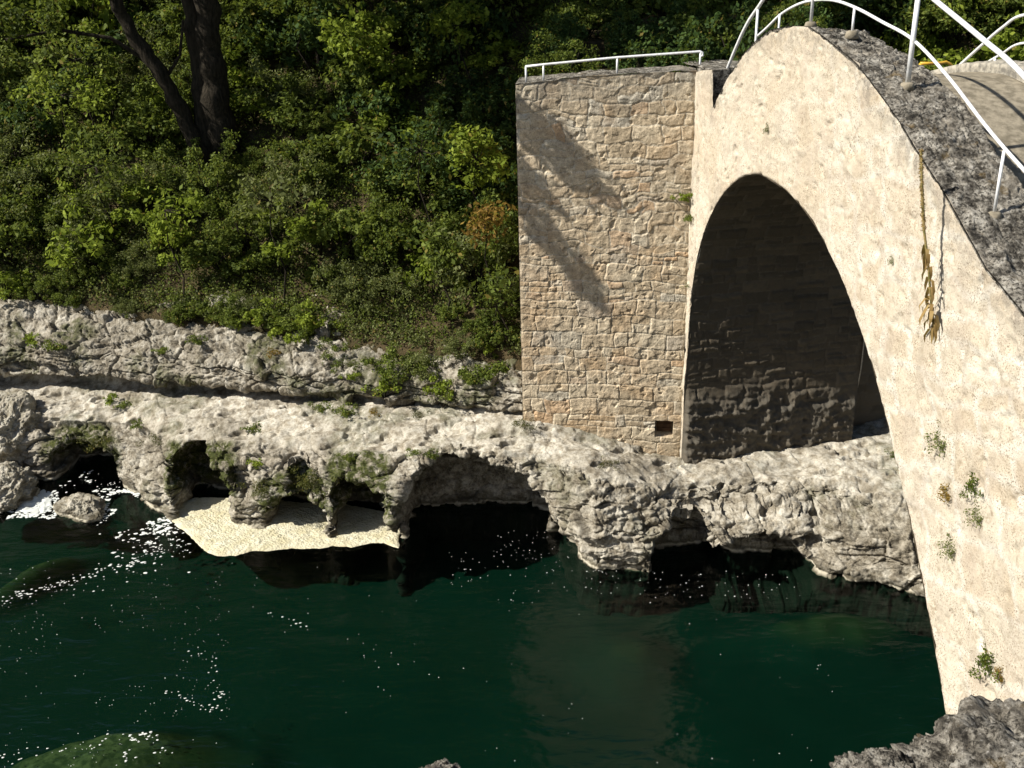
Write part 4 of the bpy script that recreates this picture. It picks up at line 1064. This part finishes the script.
# ------------------------------------------------------------------ small plants
def tuft_mesh(seed, n, ln, mat, spread=.06, droop=.6, wd=.008, name='blades'):
    rgn = np.random.default_rng(seed); V = []; F = []; T = []
    for i in range(n):
        a = rgn.uniform(0, 6.283); l = ln * rgn.uniform(.5, 1.1); out = rgn.uniform(.2, 1) * droop
        b = np.array([math.cos(a), math.sin(a), 0]); s = np.array([-b[1], b[0], 0]) * wd * rgn.uniform(.6, 1.4); p0 = b * rgn.uniform(0, spread)
        p1 = p0 + b * l * out * .4 + np.array([0, 0, l * .5]); p2 = p0 + b * l * out + np.array([0, 0, l * (1 - out * .35)])
        k = len(V); V += [p0 - s, p0 + s, p1 + s, p1 - s, p2 + s * .2, p2 - s * .2]; F += [(k, k + 1, k + 2, k + 3), (k + 3, k + 2, k + 4, k + 5)]; t = rgn.random(); T += [t, t]
    me = mesh_np(name, np.array(V), np.array(F), False); at = me.attributes.new('leaf', 'FLOAT', 'FACE'); at.data.foreach_set('value', np.array(T, np.float32)); me.materials.append(mat); return me
def cushion(seed, mat, r=.16, n=500, size=.03, flat=.5):
    rgn = np.random.default_rng(seed); C = rgn.normal(size=(14, 3)) * np.array([r * .6, r * .6, r * flat * .4]); 
    parts = [leaf_cloud(C, np.full(14, r * .45), n // 14, size, seed, .6)]
    return leaf_mesh('leaves', parts, mat)
TUFT = [tuft_mesh(61, 80, .22, L_MID), tuft_mesh(62, 70, .16, L_DRY), tuft_mesh(63, 60, .28, L_GREY)]
CUSH = [cushion(64, L_MID, .16, 520, .035), cushion(65, L_MOSS, .2, 900, .022, .4), cushion(66, L_RUST, .13, 300, .03), cushion(67, L_GREY, .17, 420, .03), cushion(68, L_BRIGHT, .17, 420, .045)]
def bank_hit(px, py):
    """nearest point of the rock bank seen at a pixel"""
    P = BANK.reshape(-1, 3); d = P - CAM; z = d @ _f; x = 512 + F_PX * (d @ _R) / z; y = 384 - F_PX * (d @ _U) / z
    near = np.where((np.abs(x - px) < 4) & (np.abs(y - py) < 4))[0]
    if len(near) == 0: return on_Y(px, py, 21)
    return P[near[np.argmin(z[near])]]
def put(me, name, P, sc, label, group, rot=(0, 0, 0), cat='plant'):
    o = bpy.data.objects.new(name, me); COL.objects.link(o); o.location = tuple(P); o.scale = (sc,) * 3; o.rotation_euler = rot
    return tag(o, label, cat, group)
face_rot = (0, -R(75), TH - R(90) + R(0))
def face_plant(px, py, me, sc, label, o=-.03):
    s, z = face_px(px, py); P = BP(s, o, z)
    ob = put(me, 'wall_plant', P, sc, label, 'plants rooted in the bridge face')
    ob.rotation_euler = Vector((-W_[0], -W_[1], .45)).to_track_quat('Z', 'Y').to_euler(); return ob
for px, py, k, sc, lab in ((941, 436, 3, 1.0, 'uppermost grey green tuft on the bridge face, below the dried mullein'), (974, 487, 0, .75, 'green tuft high in the right-hand strip of plants on the bridge face'),
                      (978, 512, 3, .75, 'thin grey green tuft low in the right-hand strip on the bridge face'), (946, 490, 2, .9, 'reddish brown tuft in the middle of the bridge face plants'),
                      (950, 545, 3, .75, 'small low tuft with brown tips on the bridge face, above the bottom clump'), (988, 664, 0, 1.0, 'green clump lowest on the bridge face, above the foreground rock'),
                      (1000, 672, 2, .7, 'brownish clump beside the lowest green clump on the bridge face'), (768, 128, 3, .42, 'tiny plant high on the bridge face left of the crest'),
                      (893, 260, 3, .3, 'tiny plant on the bridge face left of the dried mullein')):
    face_plant(px, py, CUSH[k], sc, lab)
for px, py, k, sc, lab in ((684, 197, 4, .95, 'leafy clump in the corner between abutment and bridge face'), (690, 218, 0, .8, 'trailing plant below the leafy clump in the corner'), (688, 285, 3, .7, 'lowest thin plant in the corner of abutment and bridge')):
    P = on_plane(px, py, K0 + TN * .08, TN); put(CUSH[k], 'wall_plant', P, sc, lab, 'plants rooted in the abutment corner')
# plants on the rock
spots = [(345, 408, 0, 1.5, 'green tuft at the back of the shelf, left of the abutment'), (372, 410, 2, 1.1, 'brownish tuft among the green ones at the back of the shelf'), (318, 405, 0, 1.2, 'leafy tuft at the back of the shelf below the slope'),
         (410, 412, 1, 1.0, 'mossy cushion at the back of the shelf'), (523, 421, 1, 1.1, 'round moss cushion at the foot of the abutment corner'), (110, 396, 4, 1.1, 'bright plant in the dark crack under the cliff'),
         (125, 402, 0, 1.0, 'low plant in the crack beside the bright plant'), (250, 425, 0, 1.2, 'flat green patch in the middle of the shelf'), (135, 425, 0, 1.1, 'green patch on the rim of the left shelf'),
         (150, 440, 1, 1.4, 'moss draped over the left rim'), (190, 465, 1, 1.8, 'thick moss hanging beside the first hollow'), (205, 478, 1, 1.4, 'dark moss low beside the first hollow'), (95, 445, 1, 1.6, 'moss over the alcove on the left'),
         (250, 460, 4, 1.0, 'bright green moss between the hollows'), (262, 485, 1, 1.5, 'moss below the bright patch between the hollows'), (315, 482, 1, 1.8, 'round moss cushion in the small hollow'),
         (300, 478, 1, 1.4, 'moss at the left of the small hollow'), (345, 455, 0, .9, 'green tuft above the second cave'), (410, 450, 0, .9, 'grassy tuft above the left end of the big cave'), (435, 457, 0, 1.0, 'grassy tuft over the big cave'),
         (610, 462, 1, .9, 'flat mossy patch right of the big cave'), (50, 345, 0, 1.8, 'grassy ledge tuft on the left cliff'), (30, 340, 4, 1.2, 'bright grass on the left cliff top'), (200, 342, 0, 1.2, 'tuft on the cliff face, left of middle'),
         (270, 350, 2, 1.2, 'brown tuft on the cliff face'), (160, 348, 0, 1.0, 'small tuft on the cliff near the brown one'), (420, 362, 0, 1.6, 'shrubby tuft low on the cliff near the abutment'), (470, 375, 0, 1.6, 'tuft hanging on the cliff by the abutment'),
         (440, 395, 3, 1.4, 'grey tuft under the cliff shrubs by the abutment'), (350, 380, 4, 1.0, 'bright tuft on the cliff, middle right'), (895, 450, 3, 1.0, 'dry tuft on the rock under the arch, by the near pier')]
for px, py, k, sc, lab in spots:
    put(CUSH[k], 'moss_cushion' if k == 1 else 'rock_plant', bank_hit(px, py) + np.array([0, -.04, .04]), sc, lab, 'plants on the river rock', (0, 0, px * .7))
# parapet grass, spread wider in place of the dark shadow on the deck
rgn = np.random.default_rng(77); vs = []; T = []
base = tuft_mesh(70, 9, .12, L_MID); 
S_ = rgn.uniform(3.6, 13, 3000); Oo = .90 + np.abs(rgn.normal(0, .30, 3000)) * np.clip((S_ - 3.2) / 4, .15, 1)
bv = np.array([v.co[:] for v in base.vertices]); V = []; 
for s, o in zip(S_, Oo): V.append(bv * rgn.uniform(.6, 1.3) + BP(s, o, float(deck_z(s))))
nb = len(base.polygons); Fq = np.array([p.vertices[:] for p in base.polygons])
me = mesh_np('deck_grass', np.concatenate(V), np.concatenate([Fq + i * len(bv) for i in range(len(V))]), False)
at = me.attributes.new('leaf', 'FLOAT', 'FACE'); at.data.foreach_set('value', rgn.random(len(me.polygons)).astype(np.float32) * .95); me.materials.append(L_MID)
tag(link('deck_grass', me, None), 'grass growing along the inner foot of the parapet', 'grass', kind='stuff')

# dried mullein leaning off the bridge face
def mullein():
    s0, z0 = face_px(934, 330); root = empty('dried_mullein', tuple(BP(s0, -.02, z0)), 'tall dried mullein stalk with withered leaves on the bridge face', 'plant')
    def ch(nm, me_, mat=None):
        x = link(nm, me_, mat, root); x.matrix_parent_inverse = Matrix.Translation(-root.location)
    pts = []
    for px, py, o in ((934, 330, -.02), (931, 300, -.14), (928, 262, -.22), (924, 230, -.27), (922, 190, -.32), (921, 150, -.36)):
        s, z = face_px(px, py, o); pts.append(BP(s, o, z))
    mb = MB(); mb.tube(pts, [.016, .015, .014, .016, .017, .010], 8); ch('stalk', mb.mesh('stalk', True), mat_simple('dried_stalk', (.26, .19, .08), .9, .1, 0, (.13, .12, .04), 30, .9, 60))
    rgm = np.random.default_rng(5); parts = []
    P = np.array(pts)
    up = [lerp(P[i], P[i + 1], t) for i in (3, 4) for t in np.linspace(0, 1, 22)]
    parts.append(leaf_cloud(up, np.full(len(up), .028), 14, .028, 6)); ch('seed_head', leaf_mesh('seed_head', parts, L_DRY))
    V = []; F = []; T = []
    for i in range(34):
        t = rgm.random() ** 1.7 * 2.7; k = int(t); b = lerp(P[k], P[k + 1], t - k); a = rgm.uniform(0, 6.28)
        dd = np.array([math.cos(a) * .8, math.sin(a) * .8, rgm.uniform(-.6, .4)]); 
        if dd @ W_ > 0.2: dd -= W_ * 1.1 * (dd @ W_)
        l = rgm.uniform(.10, .24) * (1.1 - .25 * t); side = np.cross(dd, [0, 0, 1.0]); side = side / (np.linalg.norm(side) + 1e-6) * .022
        pp = [b, b + dd * l * .5 + [0, 0, .02], b + dd * l * .9 + [0, 0, -.07], b + dd * l * .8 + [0, 0, -.16]]
        w_ = [.4, 1.0, .8, .1]; k0 = len(V)
        for p_, ww in zip(pp, w_): V += [p_ - side * ww, p_ + side * ww]
        for j in range(3): F.append((k0 + 2 * j, k0 + 2 * j + 1, k0 + 2 * j + 3, k0 + 2 * j + 2)); T.append(rgm.random() * .9)
    me_ = mesh_np('withered_leaves', np.array(V), np.array(F)); at_ = me_.attributes.new('leaf', 'FLOAT', 'FACE'); at_.data.foreach_set('value', np.array(T, np.float32)); me_.materials.append(L_DRY)
    ch('withered_leaves', me_)
mullein()

# ================================================================== rocks by themselves
def rock(name, label, loc, r, seed, mat=M_ROCK, sub=6, amp=.35, rot=0.0, cat='rock', fine=1.0, kind=None):
    n, m_ = 420, 240
    th = np.linspace(0, 2 * math.pi, n)[:, None]; ph = np.linspace(.001, math.pi - .001, m_)[None, :]
    D = np.stack([np.cos(th) * np.sin(ph), np.sin(th) * np.sin(ph), np.cos(ph) + 0 * th], 2)
    f = 1 + amp * fbm(D[..., 0] * 1.3 + seed, D[..., 1] * 1.3, D[..., 2] * 1.3, 3, seed) + amp * .45 * ridged(D[..., 0] * 2.5, D[..., 1] * 2.5, D[..., 2] * 2.5, 4, seed + 9) + amp * .18 * fine * fbm(D[..., 0] * 14, D[..., 1] * 14, D[..., 2] * 14, 4, seed + 19)
    ff, fe = facets(D[..., 0] * 4, D[..., 1] * 4, D[..., 2] * 5, seed + 29); f = f + amp * .03 * ff + amp * .05 * fine * ridged(D[..., 0] * 9, D[..., 1] * 9, D[..., 2] * 9, 4, seed + 49) + amp * .05 * fine * fbm(D[..., 0] * 34, D[..., 1] * 34, D[..., 2] * 34, 3, seed + 39)
    f[-1] = f[0]
    c, s = math.cos(rot), math.sin(rot); P = D * f[..., None] * np.array(r)
    P = np.stack([P[..., 0] * c - P[..., 1] * s, P[..., 0] * s + P[..., 1] * c, P[..., 2]], 2)
    me = grid_mesh(name, P, True, {'moss': .2 + 0 * f}); o = link(name, me, mat); o.location = tuple(loc)
    return tag(o, label, cat, kind=kind)
c = on_z(72, 512, .1)
rock('boulder', 'pale water-worn boulder standing in the river at the left', c + np.array([.12, .25, -.1]), (.62, .40, .36), 3, rot=-.5)
c = on_z(2, 500, .2)
rock('boulder', 'dark low boulder at the left edge of the river', c + np.array([-.2, .5, -.1]), (.75, .8, .5), 4, rot=.2)
c = on_z(12, 440, 1.0)
rock('boulder', 'rounded grey boulder by the alcove at the left edge', c + np.array([-.3, .6, -.2]), (.8, .8, .9), 6, rot=.2)
# foreground rocks at the photographer's feet
def fg(px, py, dist): 
    dd = ray(px, py); return CAM + dd / np.linalg.norm(dd) * dist
rock('foreground_rock', 'rough lichen-covered rock filling the bottom right corner', fg(1062, 884, 4.3), (.80, .55, .42), 8, M_FGROCK, amp=.34, rot=.35, fine=2.2)
rock('foreground_rock', 'small dark rock just showing at the bottom right beside the lichened rock', fg(890, 815, 4.1), (.24, .25, .14), 12, M_FGROCK, amp=.3, fine=2.0)
rock('foreground_rock', 'tip of a brown rock at the bottom edge of the picture', fg(440, 813, 4.0), (.12, .2, .07), 13, M_FGROCK, amp=.3, fine=2.0)

# ================================================================== foam
def foam_mass():
    # plan outline from the foam's own edge on the water
    front = [(168, 512), (171, 521), (179, 529), (190, 536), (197, 545), (205, 553), (217, 557), (235, 556), (250, 552), (270, 552), (290, 549), (310, 550), (335, 547), (350, 548), (370, 544), (385, 545), (398, 549)]
    back = [(172, 508), (195, 500), (225, 500), (260, 500), (300, 505), (340, 505), (385, 515), (400, 530)]
    f = np.array([on_z(x, y, 0)[:2] for x, y in front]); b = np.array([on_z(x, y, 0)[:2] for x, y in back])
    def rs(p, n):
        d_ = np.r_[0, np.cumsum(np.hypot(*np.diff(p, axis=0).T))]; t = np.linspace(0, d_[-1], n); return np.stack([np.interp(t, d_, p[:, 0]), np.interp(t, d_, p[:, 1])], 1)
    n, m_ = 260, 110; A, B = rs(f, n), rs(b, n); t = np.linspace(0, 1, m_)[None, :, None]
    P = A[:, None] * (1 - t) + B[:, None] * t; X, Y = P[..., 0], P[..., 1]
    ed = np.minimum(np.minimum(np.linspace(0, 1, m_)[None, :] * 8, 1), np.minimum(np.linspace(0, 1, n), np.linspace(1, 0, n))[:, None] * 30); ed = np.clip(ed, 0, 1)
    X = X + (1 - ed) * .05 * fbm(X * 5, Y * 5, 0 * X, 3, 401); Y = Y + (1 - ed) * .06 * fbm(X * 5, Y * 5, 0 * X, 3, 402)
    Z = .022 + (.03 + .03 * np.abs(fbm(X * 7, Y * 7, 0 * X, 3, 403)) + .02 * fbm(X * 2, Y * 2, 0 * X, 2, 404)) * ed ** .5
    tag(link('foam', grid_mesh('foam', np.stack([X, Y, Z], 2)), M_FOAM), 'thick cream-coloured foam drifted against the rocks', 'foam', kind='stuff')
foam_mass()
def flecks():
    rgf = np.random.default_rng(88); V = []; F = []
    M_F = mat_simple('white_foam_glints', (.55, .57, .54), .7, .3)
    def blob(c, r, el=1.0, ang=0.0):
        k = rgf.integers(5, 9); k0 = len(V)
        for i in range(k):
            a = 6.283 * i / k; q_ = r * rgf.uniform(.6, 1.2); x_, y_ = math.cos(a) * q_ * el, math.sin(a) * q_
            V.append((c[0] + x_ * math.cos(ang) - y_ * math.sin(ang), c[1] + x_ * math.sin(ang) + y_ * math.cos(ang), .022))
        V.append((c[0], c[1], .034)); 
        for i in range(k): F.append((k0 + i, k0 + (i + 1) % k, k0 + k))
    def region(x0, x1, y0, y1, n, r0, r1, dens=None, el=1.3, seed=0, thr=-1):
        c = 0; tries = 0
        while c < n and tries < n * 40:
            tries += 1; x, y = rgf.uniform(x0, x1), rgf.uniform(y0, y1); P = on_z(x, y, 0)
            if thr > -1 and float(fbm(P[0] * 1.2, P[1] * 1.2, seed, 3, 405)) < thr: continue
            blob(P, rgf.uniform(r0, r1) * rgf.uniform(.4, 1), rgf.uniform(.8, el * 1.3), rgf.uniform(-.4, .6)); c += 1
    region(95, 172, 490, 535, 260, .02, .075, thr=-.15, seed=1)
    region(60, 170, 470, 500, 70, .015, .045, thr=0, seed=2)
    region(110, 190, 530, 575, 60, .012, .05, thr=0, seed=3)
    region(8, 58, 492, 519, 220, .02, .07, seed=9)
    region(440, 620, 550, 605, 90, .005, .014, seed=4, thr=-.05)
    region(490, 560, 530, 560, 35, .004, .010, seed=5)
    region(640, 800, 572, 600, 60, .006, .015, seed=6)
    region(0, 420, 560, 768, 70, .004, .010, seed=7, thr=.05)
    region(400, 940, 600, 768, 40, .006, .012, seed=8)
    region(0, 230, 570, 768, 230, .0025, .006, seed=12, thr=.08, el=2.6)  # tiny white flecks painted in as glints on the water, not foam
    region(90, 190, 485, 560, 160, .008, .03, seed=13, thr=-.05, el=1.8)
    # strings of bubbles along the current
    for (pts, n, w, r) in (([(0, 600), (35, 592), (80, 578), (140, 562)], 130, .10, .022), ([(0, 575), (60, 590), (120, 580)], 60, .25, .014), ([(165, 690), (190, 702), (215, 712), (220, 690)], 60, .06, .014),
                           ([(120, 768), (135, 740), (150, 735), (165, 755)], 60, .08, .018), ([(0, 760), (60, 750), (130, 738)], 60, .12, .014), ([(265, 614), (300, 625), (320, 640)], 20, .06, .014),
                           ([(190, 650), (215, 665), (222, 690)], 30, .08, .012), ([(0, 520), (40, 512), (60, 500)], 10, .08, .02)):
        p = np.array([on_z(x, y, 0) for x, y in pts]); t = np.linspace(0, 1, len(p))
        for i in range(int(n * .6)):
            u_ = rgf.random(); c = [np.interp(u_, t, p[:, k]) for k in (0, 1)]; blob((c[0] + rgf.normal(0, w), c[1] + rgf.normal(0, w * .7)), r * rgf.uniform(.3, 1.2), 1.6, .3)
    me_ = mesh_np('foam_and_glint_flecks', np.array(V), np.array(F)); tag(link('foam_and_glint_flecks', me_, M_F), 'white foam flecks, bubbles and painted glints on the dark water', 'foam', kind='stuff')
    M_F.name = 'white_foam_glints'
    # small white rush of water beside the boulder
    out = [(8, 516), (22, 500), (38, 490), (52, 492), (56, 503), (50, 516), (30, 519)]
    O2 = np.array([on_z(x, y, 0)[:2] for x, y in out]); cc = O2.mean(0)
    d_ = np.linspace(0, 1, 90); idx = d_ * len(O2); P = []
    for v in idx:
        i = int(v) % len(O2); j = (i + 1) % len(O2); P.append(lerp(O2[i], O2[j], v - int(v)))
    P = np.array(P); P[-1] = P[0]
    r_ = np.linspace(0, 1, 30)[None, :, None]; G = cc + (P[:, None] - cc) * r_ ; X, Y = G[..., 0], G[..., 1]
    e = 1 - r_[..., 0] ** 4; G = cc + (G - cc) * .8; X, Y = G[..., 0], G[..., 1]; X = X + .16 * fbm(X * 6, Y * 6, 0 * X, 3, 411); Y = Y + .2 * fbm(X * 6 + 4, Y * 6, 0 * X, 3, 413); Z = .0 + e * (.05 + .05 * fbm(X * 8, Y * 8, 0 * X, 3, 412))
    tag(link('white_water', grid_mesh('white_water', np.stack([X, Y, Z + .01], 2)), M_F), 'patch of white water rushing past the boulder', 'foam', kind='stuff')
flecks()
